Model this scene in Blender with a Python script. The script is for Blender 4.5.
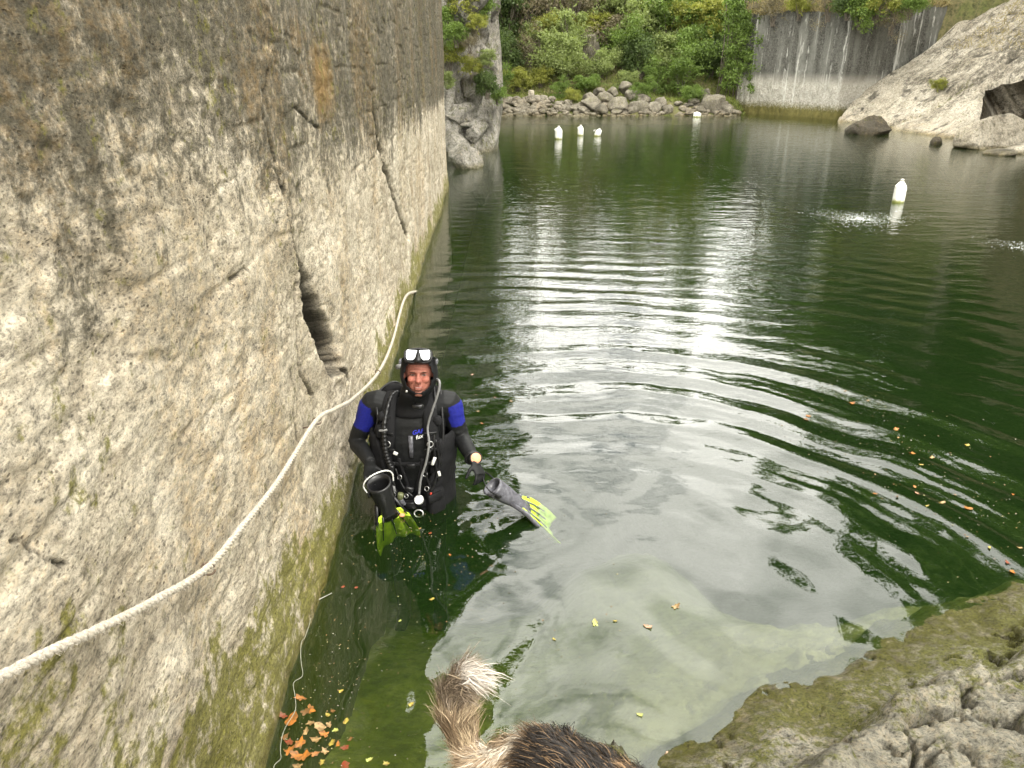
import bpy, bmesh, math, random
import numpy as np
from mathutils import Vector, Matrix, Euler

R = math.radians
S = bpy.context.scene
for o in list(bpy.data.objects):
    bpy.data.objects.remove(o)
COL = S.collection

# ------------------------------------------------------------------ camera
PITCH, FPX, HC = R(23.5), 760.0, 2.5
cam_d = bpy.data.cameras.new('camera')
cam_d.sensor_width = 36.0
cam_d.lens = 36.0 * FPX / 1024.0
cam_d.clip_start = 0.05
cam_d.clip_end = 600
cam = bpy.data.objects.new('camera', cam_d)
cam.location = (0, 0, HC)
cam.rotation_euler = (math.pi / 2 - PITCH, 0, 0)
COL.objects.link(cam)
S.camera = cam

# ------------------------------------------------------------------ light
S.view_settings.view_transform = 'Standard'
S.view_settings.look = 'None'
S.view_settings.gamma = 1
S.view_settings.exposure = 0.62
SUN_EL, SUN_AZ = R(52), R(150)      # azimuth clockwise from +Y (the way the camera looks)
wd = bpy.data.worlds.new('World')
S.world = wd
wd.use_nodes = True
wt = wd.node_tree
wt.nodes.clear()


def wn(t, **k):
    n = wt.nodes.new(t)
    for a, b in k.items():
        setattr(n, a, b)
    return n


w_out = wn('ShaderNodeOutputWorld')
w_bg = wn('ShaderNodeBackground')
w_bg.inputs['Strength'].default_value = 0.11
w_sky = wn('ShaderNodeTexSky', sky_type='NISHITA')
w_sky.sun_disc = False
w_sky.sun_elevation = SUN_EL
w_sky.sun_rotation = SUN_AZ
w_sky.dust_density = 2.0
w_tc = wn('ShaderNodeTexCoord')
w_map = wn('ShaderNodeMapping')
w_map.inputs['Scale'].default_value = (1.0, 1.0, 1.9)
w_nz = wn('ShaderNodeTexNoise')
w_nz.inputs['Scale'].default_value = 3.2
w_nz.inputs['Detail'].default_value = 7
w_nz.inputs['Roughness'].default_value = 0.55
w_nz.inputs['Distortion'].default_value = 0.3
w_cr = wn('ShaderNodeValToRGB')
w_cr.color_ramp.elements[0].position = 0.30
w_cr.color_ramp.elements[0].color = (0.12, 0.12, 0.12, 1)
w_cr.color_ramp.elements[1].position = 0.42
w_cr.color_ramp.elements[1].color = (1, 1, 1, 1)
w_mix = wn('ShaderNodeMixRGB')
w_nz2 = wn('ShaderNodeTexNoise')
w_nz2.inputs['Scale'].default_value = 2.3
w_nz2.inputs['Detail'].default_value = 4
w_c2 = wn('ShaderNodeValToRGB')
w_c2.color_ramp.elements[0].position = 0.35
w_c2.color_ramp.elements[0].color = (25.0, 24.6, 23.0, 1)
w_c2.color_ramp.elements[1].position = 0.62
w_c2.color_ramp.elements[1].color = (42, 41, 38, 1)
L = wt.links.new
L(w_tc.outputs['Generated'], w_map.inputs['Vector'])
L(w_map.outputs[0], w_nz.inputs['Vector'])
L(w_map.outputs[0], w_nz2.inputs['Vector'])
L(w_nz.outputs['Fac'], w_cr.inputs['Fac'])
L(w_nz2.outputs['Fac'], w_c2.inputs['Fac'])
L(w_cr.outputs['Color'], w_mix.inputs['Fac'])
L(w_sky.outputs['Color'], w_mix.inputs['Color1'])
L(w_c2.outputs['Color'], w_mix.inputs['Color2'])
L(w_mix.outputs['Color'], w_bg.inputs['Color'])
L(w_bg.outputs[0], w_out.inputs['Surface'])

sd = bpy.data.lights.new('sun', 'SUN')
sd.energy = 1.5
sd.angle = R(14)
sd.color = (1.0, 0.95, 0.86)
sun = bpy.data.objects.new('sun', sd)
sdir = Vector((math.sin(SUN_AZ) * math.cos(SUN_EL), math.cos(SUN_AZ) * math.cos(SUN_EL), math.sin(SUN_EL)))
sun.rotation_euler = sdir.to_track_quat('Z', 'Y').to_euler()
sun.location = (6, 6, 30)
COL.objects.link(sun)

# ------------------------------------------------------------------ helpers
rng = np.random.default_rng(7)
random.seed(7)


def _hash(ix, iy, iz, seed):
    h = (ix.astype(np.int64) * 374761393 + iy.astype(np.int64) * 668265263 + iz.astype(np.int64) * 2147483647 + seed * 974634777) & 0xFFFFFFFF
    h = ((h ^ (h >> 13)) * 1274126177) & 0xFFFFFFFF
    h = (h ^ (h >> 16)) & 0xFFFFFF
    return h / float(0xFFFFFF)


def vn(x, y, z=None, seed=0):
    """value noise in -1..1"""
    x = np.asarray(x, float); y = np.asarray(y, float)
    z = np.zeros_like(x) if z is None else np.asarray(z, float)
    ix, iy, iz = np.floor(x), np.floor(y), np.floor(z)
    fx, fy, fz = x - ix, y - iy, z - iz
    fx = fx * fx * fx * (fx * (fx * 6 - 15) + 10); fy = fy * fy * fy * (fy * (fy * 6 - 15) + 10); fz = fz * fz * (3 - 2 * fz)
    r = 0
    for a in (0, 1):
        for b in (0, 1):
            for c in (0, 1):
                w = (fx if a else 1 - fx) * (fy if b else 1 - fy) * (fz if c else 1 - fz)
                r = r + w * _hash(ix + a, iy + b, iz + c, seed)
    return r * 2 - 1


def fbm(x, y, z=None, oct=5, seed=0, gain=0.5, lac=2.03):
    r = 0; a = 1.0; s = 1.0; t = 0
    for i in range(oct):
        r = r + a * vn(np.asarray(x) * s + i * 17.3, np.asarray(y) * s + i * 5.1, None if z is None else np.asarray(z) * s, seed + i)
        t += a; a *= gain; s *= lac
    return r / t


def ridge(x, y, z=None, oct=4, seed=0, gain=0.5):
    r = 0; a = 1.0; s = 1.0; t = 0
    for i in range(oct):
        r = r + a * (1 - 2 * np.abs(vn(np.asarray(x) * s + i * 7.3, np.asarray(y) * s + i * 3.1, None if z is None else np.asarray(z) * s, seed + i)))
        t += a; a *= gain; s *= 2.1
    return r / t


def sst(a, b, x):
    t = np.clip((np.asarray(x, float) - a) / (b - a), 0, 1)
    return t * t * (3 - 2 * t)


def ray(x, y):
    u = (x - 512) / FPX; v = (384 - y) / FPX
    return Vector((u, v * math.sin(PITCH) + math.cos(PITCH), v * math.cos(PITCH) - math.sin(PITCH)))


def W(x, y, z=0.0):
    d = ray(x, y); t = (z - HC) / d.z
    return Vector((d.x * t, d.y * t, z))


def AY(x, y, Y):
    d = ray(x, y); t = Y / d.y
    return Vector((d.x * t, Y, HC + d.z * t))


WA, WB = -0.927, -0.02513       # the left wall's foot: X = WA + WB*Y


def WALL(x, y, off=0.0):
    d = ray(x, y); t = (WA + off) / (d.x - WB * d.y)
    return Vector((d.x * t, d.y * t, HC + d.z * t))


def tag(o, label=None, cat=None, group=None, kind=None):
    if label: o['label'] = label
    if cat: o['category'] = cat
    if group: o['group'] = group
    if kind: o['kind'] = kind
    return o


def empty(name, loc, label=None, cat=None, group=None):
    o = bpy.data.objects.new(name, None)
    o.empty_display_size = 0.1
    o.location = loc
    COL.objects.link(o)
    return tag(o, label, cat, group)


def wloc(o):
    v = Vector((0, 0, 0))
    while o is not None:
        v += o.location; o = o.parent
    return v


def link(name, me, mats=None, parent=None, smooth=True, base=None):
    """me in world coordinates; origin goes to base (or parent's place)"""
    o = bpy.data.objects.new(name, me)
    COL.objects.link(o)
    if mats is not None:
        for m in (mats if isinstance(mats, (list, tuple)) else [mats]):
            me.materials.append(m)
    org = Vector((0, 0, 0))
    if parent is not None:
        o.parent = parent
        org = wloc(parent)
    elif base is not None:
        org = Vector(base); o.location = org
    if org.length > 0:
        me.transform(Matrix.Translation(-org))
    if smooth:
        me.polygons.foreach_set('use_smooth', np.ones(len(me.polygons), bool))
    me.update()
    return o


def npmesh(name, v, f, attrs=None, colors=None):
    me = bpy.data.meshes.new(name)
    v = np.asarray(v, np.float32); f = np.asarray(f, np.int32)
    n = f.shape[1]
    me.vertices.add(len(v)); me.vertices.foreach_set('co', v.ravel())
    me.loops.add(f.size); me.loops.foreach_set('vertex_index', f.ravel())
    me.polygons.add(len(f)); me.polygons.foreach_set('loop_start', np.arange(0, f.size, n, dtype=np.int32))
    me.polygons.foreach_set('loop_total', np.full(len(f), n, np.int32))
    me.update(calc_edges=True)
    for k, a in (attrs or {}).items():
        at = me.attributes.new(k, 'FLOAT', 'POINT'); at.data.foreach_set('value', np.asarray(a, np.float32).ravel())
    for k, a in (colors or {}).items():
        a = np.asarray(a, np.float32)
        if a.shape[1] == 3: a = np.hstack([a, np.ones((len(a), 1), np.float32)])
        at = me.attributes.new(k, 'FLOAT_COLOR', 'POINT'); at.data.foreach_set('color', a.ravel())
    return me


def gridfaces(nu, nv, closeu=False):
    i = np.arange(nu if closeu else nu - 1)[:, None]; j = np.arange(nv - 1)[None, :]
    i2 = (i + 1) % nu
    return np.stack([i * nv + j, i2 * nv + j, i2 * nv + j + 1, i * nv + j + 1], -1).reshape(-1, 4)


class MB:
    """collects shapes into one mesh"""
    def __init__(s): s.bm = bmesh.new()

    def loft(s, rings, cap=True, mat=0):
        vs = [[s.bm.verts.new(p) for p in r] for r in rings]
        n = len(vs[0])
        for a, b in zip(vs[:-1], vs[1:]):
            for k in range(n):
                f = s.bm.faces.new((a[k], a[(k + 1) % n], b[(k + 1) % n], b[k])); f.material_index = mat
        if cap:
            f = s.bm.faces.new(list(reversed(vs[0]))); f.material_index = mat
            f = s.bm.faces.new(vs[-1]); f.material_index = mat
        return s

    def tube(s, pts, r, n=10, cap=True, flat=None, mat=0, up=(0, 0, 1)):
        pts = [Vector(p) for p in pts]
        if not hasattr(r, '__len__'): r = [r] * len(pts)
        rings = []
        up = Vector(up)
        prev = None
        for i, p in enumerate(pts):
            t = (pts[min(i + 1, len(pts) - 1)] - pts[max(i - 1, 0)]).normalized()
            if prev is None:
                a = t.cross(up)
                if a.length < 1e-3: a = t.cross(Vector((1, 0, 0)))
            else:
                a = prev - t * prev.dot(t)
            a.normalize(); prev = a
            b = t.cross(a).normalized()
            rx, ry = (r[i] if hasattr(r[i], '__len__') else (r[i], r[i] * (flat or 1)))
            rings.append([p + a * math.cos(2 * math.pi * k / n) * rx + b * math.sin(2 * math.pi * k / n) * ry for k in range(n)])
        return s.loft(rings, cap, mat)

    def ell(s, c, r, n=16, m=10, rot=None, mat=0):
        c = Vector(c); M = rot.to_matrix() if rot else Matrix.Identity(3)
        if not hasattr(r, '__len__'): r = (r, r, r)
        rings = []
        for j in range(1, m):
            th = math.pi * j / m
            rings.append([c + M @ Vector((r[0] * math.sin(th) * math.cos(2 * math.pi * k / n), r[1] * math.sin(th) * math.sin(2 * math.pi * k / n), -r[2] * math.cos(th))) for k in range(n)])
        top = s.bm.verts.new(c + M @ Vector((0, 0, r[2]))); bot = s.bm.verts.new(c + M @ Vector((0, 0, -r[2])))
        vs = [[s.bm.verts.new(p) for p in q] for q in rings]
        for a, b in zip(vs[:-1], vs[1:]):
            for k in range(n):
                s.bm.faces.new((a[k], a[(k + 1) % n], b[(k + 1) % n], b[k])).material_index = mat
        for k in range(n):
            s.bm.faces.new((bot, vs[0][(k + 1) % n], vs[0][k])).material_index = mat
            s.bm.faces.new((top, vs[-1][k], vs[-1][(k + 1) % n])).material_index = mat
        return s

    def box(s, c, size, rot=None, bev=0.0, mat=0):
        c = Vector(c); M = rot.to_matrix() if rot else Matrix.Identity(3)
        hx, hy, hz = [q / 2 for q in size]
        b = min(bev, hx * .9, hy * .9, hz * .9)
        rings = []
        prof = [(-hz, b), (-hz + b * .3, b * .3), (-hz + b, 0), (hz - b, 0), (hz - b * .3, b * .3), (hz, b)] if b > 0 else [(-hz, 0), (hz, 0)]
        for z, ins in prof:
            x, y = hx - ins, hy - ins
            if b > 0:
                q = b * .7
                pp = [(x - q, -y), (x, -y + q), (x, y - q), (x - q, y), (-x + q, y), (-x, y - q), (-x, -y + q), (-x + q, -y)]
            else:
                pp = [(x, -y), (x, y), (-x, y), (-x, -y)]
            rings.append([c + M @ Vector((px, py, z)) for px, py in pp])
        return s.loft(rings, True, mat)

    def torus(s, c, R_, r, rot=None, n=24, m=8, sy=1.0, arc=1.0):
        c = Vector(c); M = rot.to_matrix() if rot else Matrix.Identity(3)
        pts = []
        k = n if arc >= 1 else int(n * arc)
        for i in range(k + 1):
            a = 2 * math.pi * i / n
            pts.append(c + M @ Vector((R_ * math.cos(a), R_ * sy * math.sin(a), 0)))
        nrm = M @ Vector((0, 0, 1))
        rings = []
        for i, p in enumerate(pts):
            out = (p - c).normalized()
            rings.append([p + out * r * math.cos(2 * math.pi * q / m) + nrm * r * math.sin(2 * math.pi * q / m) for q in range(m)])
        return s.loft(rings, arc < 1)

    def mesh(s, name='m'):
        bmesh.ops.recalc_face_normals(s.bm, faces=s.bm.faces)
        me = bpy.data.meshes.new(name); s.bm.to_mesh(me); s.bm.free()
        return me

    def build(s, name, mat, parent=None, base=None, smooth=True):
        return link(name, s.mesh(name), mat, parent, smooth, base)


def modmesh(me, mods):
    """applies modifiers [(type, {props})] through the depsgraph"""
    o = bpy.data.objects.new('tmp', me); COL.objects.link(o)
    for t, pr in mods:
        m = o.modifiers.new(t, t)
        for k, v in pr.items(): setattr(m, k, v)
    bpy.context.view_layer.update()
    dg = bpy.context.evaluated_depsgraph_get()
    r = bpy.data.meshes.new_from_object(o.evaluated_get(dg))
    bpy.data.objects.remove(o)
    return r


def getv(me):
    a = np.empty(len(me.vertices) * 3, np.float32); me.vertices.foreach_get('co', a); return a.reshape(-1, 3)


def setv(me, v):
    me.vertices.foreach_set('co', np.asarray(v, np.float32).ravel()); me.update()


def getn(me):
    a = np.empty(len(me.vertices) * 3, np.float32); me.vertices.foreach_get('normal', a); return a.reshape(-1, 3)


def setcol(me, name, c):
    c = np.asarray(c, np.float32); c = np.hstack([c, np.ones((len(c), 1), np.float32)])
    at = me.attributes.new(name, 'FLOAT_COLOR', 'POINT'); at.data.foreach_set('color', c.ravel())


# ------------------------------------------------------------------ materials
class NT:
    def __init__(s, name):
        s.m = bpy.data.materials.new(name); s.m.use_nodes = True
        s.t = s.m.node_tree; s.t.nodes.clear()
        s.out = s.n('ShaderNodeOutputMaterial')
        s.tc = s.n('ShaderNodeTexCoord')

    def n(s, t, **k):
        nd = s.t.nodes.new(t)
        for a, b in k.items(): setattr(nd, a, b)
        return nd

    def l(s, a, b): s.t.links.new(a, b)

    def noise(s, scale, detail=4, rough=0.55, dist=0.0, sc=(1, 1, 1), coord='Object', out='Fac'):
        mp = s.n('ShaderNodeMapping'); mp.inputs['Scale'].default_value = sc
        s.l(s.tc.outputs[coord], mp.inputs['Vector'])
        nz = s.n('ShaderNodeTexNoise')
        nz.inputs['Scale'].default_value = scale; nz.inputs['Detail'].default_value = detail
        nz.inputs['Roughness'].default_value = rough; nz.inputs['Distortion'].default_value = dist
        s.l(mp.outputs[0], nz.inputs['Vector'])
        return nz.outputs[out]

    def voro(s, scale, sc=(1, 1, 1), feature='F1', rnd=1.0):
        mp = s.n('ShaderNodeMapping'); mp.inputs['Scale'].default_value = sc
        s.l(s.tc.outputs['Object'], mp.inputs['Vector'])
        v = s.n('ShaderNodeTexVoronoi', feature=feature); v.inputs['Scale'].default_value = scale
        v.inputs['Randomness'].default_value = rnd
        s.l(mp.outputs[0], v.inputs['Vector'])
        return v.outputs['Distance']

    def ramp(s, fac, stops):
        r = s.n('ShaderNodeValToRGB'); e = r.color_ramp.elements
        while len(e) < len(stops): e.new(0.5)
        for el, (p, c) in zip(e, stops):
            el.position = p
            el.color = (c, c, c, 1) if not hasattr(c, '__len__') else (*c, 1)
        s.l(fac, r.inputs['Fac'])
        return r.outputs['Color']

    def mix(s, fac, a, b, mode='MIX'):
        m = s.n('ShaderNodeMixRGB', blend_type=mode)
        for sock, val in ((m.inputs['Fac'], fac), (m.inputs['Color1'], a), (m.inputs['Color2'], b)):
            if hasattr(val, 'is_linked'): s.l(val, sock)
            elif hasattr(val, '__len__'): sock.default_value = (*val, 1)
            else: sock.default_value = val if sock.type == 'VALUE' else (val, val, val, 1)
        return m.outputs['Color']

    def math(s, op, a, b=0.0, clamp=False):
        m = s.n('ShaderNodeMath', operation=op); m.use_clamp = clamp
        for sock, val in ((m.inputs[0], a), (m.inputs[1], b)):
            if hasattr(val, 'is_linked'): s.l(val, sock)
            else: sock.default_value = val
        return m.outputs[0]

    def attr(s, name, out='Fac'):
        a = s.n('ShaderNodeAttribute', attribute_name=name); return a.outputs[out]

    def bump(s, h, strength=0.5, dist=0.01, prev=None):
        b = s.n('ShaderNodeBump'); b.inputs['Strength'].default_value = strength; b.inputs['Distance'].default_value = dist
        s.l(h, b.inputs['Height'])
        if prev is not None: s.l(prev, b.inputs['Normal'])
        return b.outputs['Normal']

    def bsdf(s, col, rough=0.6, normal=None, metal=0.0, spec=0.4, **k):
        b = s.n('ShaderNodeBsdfPrincipled')
        if hasattr(col, 'is_linked'): s.l(col, b.inputs['Base Color'])
        else: b.inputs['Base Color'].default_value = (*col, 1)
        if hasattr(rough, 'is_linked'): s.l(rough, b.inputs['Roughness'])
        else: b.inputs['Roughness'].default_value = rough
        b.inputs['Metallic'].default_value = metal
        b.inputs['Specular IOR Level'].default_value = spec
        for kk, vv in k.items(): b.inputs[kk].default_value = vv
        if normal is not None: s.l(normal, b.inputs['Normal'])
        s.l(b.outputs[0], s.out.inputs['Surface'])
        return s.m


def plain(name, col, rough=0.6, metal=0.0, nscale=40, var=0.25, bump=0.3, spec=0.4, bd=0.002):
    t = NT(name)
    nz = t.noise(nscale, 5)
    c = t.mix(t.ramp(nz, [(0.3, 0), (0.7, 1)]), tuple(x * (1 - var) for x in col), tuple(min(1, x * (1 + var)) for x in col))
    return t.bsdf(c, rough, t.bump(nz, bump, bd), metal, spec)


def vcol(name, rough=0.6, nscale=60, var=0.2, bump=0.3, bd=0.002, spec=0.4, attr='col'):
    t = NT(name)
    nz = t.noise(nscale, 5)
    c = t.mix(1.0, t.attr(attr, 'Color'), t.ramp(nz, [(0.3, 1 - var), (0.7, 1 + var)]), 'MULTIPLY')
    return t.bsdf(c, rough, t.bump(nz, bump, bd), 0, spec)


def rockmat(name, light, dark, pit=(0.05, 0.045, 0.035), moss=(0.10, 0.105, 0.015), ochre=(0.30, 0.19, 0.06),
            lichen=(0.075, 0.066, 0.05), sc=1.0, bd=0.008, stretch=(1, 1, 1), wetz=0.06):
    """limestone; attributes moss / dark / ochre / crack on the mesh steer it, fine noise breaks them up"""
    t = NT(name)
    n0 = t.noise(1.7 * sc, 5, 0.6, 0.3, stretch)
    n1 = t.noise(6 * sc, 9, 0.72, 0.3, stretch)
    n2 = t.noise(34 * sc, 9, 0.78, 0.0, stretch)
    n3 = t.noise(120 * sc, 5, 0.75, 0.0, stretch)
    v1 = t.voro(60 * sc, stretch)
    v2 = t.voro(17 * sc, stretch)
    base = t.mix(t.ramp(n1, [(0.38, 0), (0.60, 1)]), dark, light)
    base = t.mix(1.0, base, t.ramp(n0, [(0.35, (0.80, 0.77, 0.72)), (0.62, (1.08, 1.06, 1.04))]), 'MULTIPLY')
    base = t.mix(1.0, base, t.ramp(n2, [(0.34, 0.26), (0.43, 0.68), (0.53, 1.0), (0.66, 1.25)]), 'MULTIPLY')
    base = t.mix(1.0, base, t.ramp(n3, [(0.37, 0.42), (0.46, 0.92), (0.66, 1.15)]), 'MULTIPLY')
    pm = t.math('MULTIPLY', t.ramp(v1, [(0.12, 1), (0.26, 0)]), t.ramp(n1, [(0.42, 1), (0.58, 0.0)]))
    base = t.mix(t.math('MULTIPLY', pm, 0.65), base, pit)
    # ochre, lichen, moss
    o_f = t.ramp(t.math('ADD', t.attr('ochre'), t.math('MULTIPLY', t.math('SUBTRACT', n2, 0.5), 1.6)), [(0.22, 0), (0.8, 0.85)])
    nd = t.noise(22 * sc, 9, 0.78, 0.2, (stretch[0], stretch[1], stretch[2] * 0.6))
    d_f = t.ramp(t.math('ADD', t.attr('dark'), t.math('MULTIPLY', t.math('SUBTRACT', nd, 0.5), 2.6)), [(0.30, 0), (0.58, 0.72), (0.88, 0.95)])
    base = t.mix(d_f, base, t.mix(t.ramp(n3, [(0.35, 0), (0.65, 1)]), tuple(x * 0.5 for x in lichen), tuple(x * 1.9 for x in lichen)))
    base = t.mix(o_f, base, t.mix(1.0, t.mix(0.5, base, ochre), (1.12, 0.90, 0.58), 'MULTIPLY'))
    m_f = t.ramp(t.math('ADD', t.attr('moss'), t.math('MULTIPLY', t.math('SUBTRACT', t.noise(24 * sc, 8, 0.75, 0.0, (1, stretch[1], 0.6)), 0.5), 3.0)), [(0.34, 0), (0.70, 0.88)])
    base = t.mix(m_f, base, t.mix(t.ramp(n3, [(0.35, 0), (0.65, 1)]), tuple(x * 0.45 for x in moss), tuple(x * 1.8 for x in moss)))
    base = t.mix(t.attr('crack_shade'), base, (0.03, 0.027, 0.02))  # shade inside the cracks is put into the stone colour
    # wet foot: real darkening of soaked stone just above the water
    sx = t.n('ShaderNodeSeparateXYZ'); g = t.n('ShaderNodeNewGeometry'); t.l(g.outputs['Position'], sx.inputs[0])
    wz = t.math('ADD', sx.outputs['Z'], t.math('MULTIPLY', t.math('SUBTRACT', n1, 0.5), 0.12))
    wet = t.ramp(wz, [(max(0, wetz * 0.3), 1), (wetz + 0.03, 0)])
    base = t.mix(wet, base, t.mix(1.0, base, (0.66, 0.63, 0.50), 'MULTIPLY'))
    rgh = t.mix(wet, 0.88, 0.35)
    h = t.math('ADD', t.math('MULTIPLY', n2, 1.0), t.math('MULTIPLY', n3, 0.45))
    h = t.math('SUBTRACT', h, t.math('MULTIPLY', pm, 0.5))
    nrm = t.bump(h, 1.0, bd * 2.2)
    nrm = t.bump(t.math('ADD', n1, t.math('MULTIPLY', v2, 0.12)), 0.6, bd * 3.2, nrm)
    return t.bsdf(base, rgh, nrm, 0, 0.3)


def leafmat(name, a, b, trans=0.35, rough=0.5):
    t = NT(name)
    c = t.mix(t.attr('tint'), a, b)
    g = t.n('ShaderNodeNewGeometry')
    bs = t.n('ShaderNodeBsdfPrincipled'); t.l(c, bs.inputs['Base Color']); bs.inputs['Roughness'].default_value = rough
    bs.inputs['Specular IOR Level'].default_value = 0.3
    tr = t.n('ShaderNodeBsdfTranslucent'); t.l(t.mix(1.0, c, (1.2, 1.3, 0.6), 'MULTIPLY'), tr.inputs['Color'])
    mx = t.n('ShaderNodeMixShader'); mx.inputs[0].default_value = trans
    t.l(bs.outputs[0], mx.inputs[1]); t.l(tr.outputs[0], mx.inputs[2]); t.l(mx.outputs[0], t.out.inputs['Surface'])
    return t.m


M = {}
M['wall'] = rockmat('pale_limestone', (0.68, 0.62, 0.505), (0.43, 0.375, 0.285), stretch=(1, 0.58, 1.0), lichen=(0.052, 0.045, 0.028), bd=0.005, moss=(0.125, 0.118, 0.014), ochre=(0.25, 0.17, 0.055))
M['outcrop'] = rockmat('outcrop_stone', (0.52, 0.50, 0.455), (0.31, 0.30, 0.27), sc=0.5, bd=0.03, wetz=0.12)
M['slab'] = rockmat('slab_stone', (0.72, 0.67, 0.56), (0.50, 0.455, 0.37), sc=0.45, bd=0.03, stretch=(1, 1, 1), wetz=0.1)
M['shore_rock'] = rockmat('shore_stone', (0.34, 0.315, 0.26), (0.19, 0.175, 0.14), sc=0.6, bd=0.02, wetz=0.12)
M['bank'] = rockmat('bank_stone', (0.42, 0.405, 0.335), (0.235, 0.225, 0.18), sc=0.9, bd=0.012, moss=(0.115, 0.118, 0.018), wetz=0.07)
M['cave'] = rockmat('dark_cliff_stone', (0.20, 0.17, 0.12), (0.11, 0.095, 0.07), sc=0.4, bd=0.04, wetz=0.1)

# stained wall: vertical pale and black streaks
t = NT('streaked_stone')
st = t.noise(1.0, 8, 0.72, 0.5, (5.5, 5.5, 0.16))
st2 = t.noise(1.0, 5, 0.6, 0.2, (2.2, 2.2, 0.10))
fi = t.noise(16, 7, 0.7)
sx = t.n('ShaderNodeSeparateXYZ'); g = t.n('ShaderNodeNewGeometry'); t.l(g.outputs['Position'], sx.inputs[0])
zz = t.math('ADD', sx.outputs['Z'], t.math('MULTIPLY', t.math('SUBTRACT', fi, 0.5), 0.7))
low = t.ramp(t.math('MULTIPLY', zz, 0.25), [(0.33, 1), (0.44, 0)])
darkc = t.mix(t.ramp(fi, [(0.35, 0), (0.65, 1)]), (0.03, 0.03, 0.026), (0.145, 0.14, 0.12))
darkc = t.mix(t.ramp(st2, [(0.45, 0), (0.60, 0.75)]), darkc, (0.19, 0.188, 0.165))
lowc = t.mix(t.ramp(fi, [(0.35, 0), (0.65, 1)]), (0.25, 0.235, 0.20), (0.50, 0.475, 0.41))
bc = t.mix(low, darkc, lowc)
bc = t.mix(t.ramp(st, [(0.56, 0), (0.64, 0.78)]), bc, (0.55, 0.54, 0.49))
bc = t.mix(t.math('MULTIPLY', low, t.ramp(st, [(0.34, 0.5), (0.45, 0)])), bc, (0.16, 0.145, 0.12))
ms = t.ramp(zz, [(0.30, 0.97), (0.60, 0)])
bc = t.mix(ms, bc, t.mix(t.noise(9, 4), (0.06, 0.062, 0.012), (0.17, 0.14, 0.035)))
M['streak'] = t.bsdf(bc, 0.85, t.bump(t.math('ADD', fi, t.math('MULTIPLY', st, 0.5)), 0.8, 0.05), 0, 0.3)

# ------------------------------------------------------------------ the left quarry wall
def seg_dist(px, pz, pts):
    """distance to a polyline in (Y,z) and the fraction along it"""
    best = np.full(px.shape, 1e9); fr = np.zeros(px.shape); side = np.zeros(px.shape)
    n = len(pts) - 1
    for i in range(n):
        a, b = pts[i], pts[i + 1]
        dx, dz = b[0] - a[0], b[1] - a[1]
        t_ = np.clip(((px - a[0]) * dx + (pz - a[1]) * dz) / (dx * dx + dz * dz), 0, 1)
        qx, qz = px - (a[0] + t_ * dx), pz - (a[1] + t_ * dz)
        d = np.hypot(qx, qz); m = d < best
        best = np.where(m, d, best); fr = np.where(m, (i + t_) / n, fr)
        side = np.where(m, np.sign(qx * dz - qz * dx), side)
    return best, fr, side


def wyz(*pp):
    r = []
    for x, y in pp:
        q = WALL(x, y); r.append((q.y, q.z))
    return r


WALL_END = 16.7
ys = [-3.0]
while ys[-1] < WALL_END:
    y = ys[-1]
    ys.append(y + (0.05 if y < 0.7 else max(0.007, 0.0042 * y)))
ys[-1] = WALL_END
ys = np.array(ys)
zs = np.concatenate([np.arange(-1.6, -0.1, 0.06), np.arange(-0.1, 3.3, 0.0085), np.linspace(3.3, 7.5, 50)])
Y, Z = np.meshgrid(ys, zs, indexing='ij')
X0 = WA + WB * Y
# strata lean: rough diagonal tooling
disp = 0.035 * fbm(Y * 0.9, Z * 0.8, oct=3, seed=3) + 0.014 * fbm(Y * 3.5 + Z, Z * 3.0, oct=4, seed=5)
disp += 0.006 * fbm(Y * 10 + Z * 2, Z * 17, oct=4, seed=8, gain=0.65) - 0.009 * sst(0.35, 0.8, ridge(Y * 2.5 + Z, Z * 6, oct=4, seed=21))
disp *= np.where(Y < 9, 1.0, 0.8)
disp += 0.05 * sst(0.5, -0.3, Z) * 1.0                     # swells outwards under water
disp += -0.06 * sst(15.8, WALL_END, Y)                     # rounded end
crack_shade = np.zeros_like(Y)
# main fissure with a sunken wedge on its far side
A = wyz((283, 190), (289, 225), (300, 262), (312, 300), (326, 338), (340, 368))
d, fr, sd_ = seg_dist(Y + 0.02 * fbm(Y * 9, Z * 9, oct=2, seed=31), Z, A)
w = 0.034 + 0.12 * sst(0.25, 0.7, fr) * sst(1.03, 0.9, fr)
w = w * (1 + .2 * fbm(Y * 9, Z * 9, oct=3, seed=33))
inside = sst(w, w * 0.55, d)
disp *= 1 - 0.85 * sst(w * 1.3, w * .7, d)
disp -= inside * (0.07 + 0.20 * sst(0.3, 0.6, fr)); crack_shade = np.maximum(crack_shade, sst(w * 1.02, w * 0.86, d) * 0.93)
wedge = sst(0.30, 0.03, d) * (sd_ < 0) * sst(0.2, 0.5, fr) * sst(1.0, 0.97, fr)
disp -= 0.035 * wedge
lip = sst(0.10, 0.02, np.abs(d - 0.05)) * (sd_ > 0)
disp += 0.018 * lip
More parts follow.
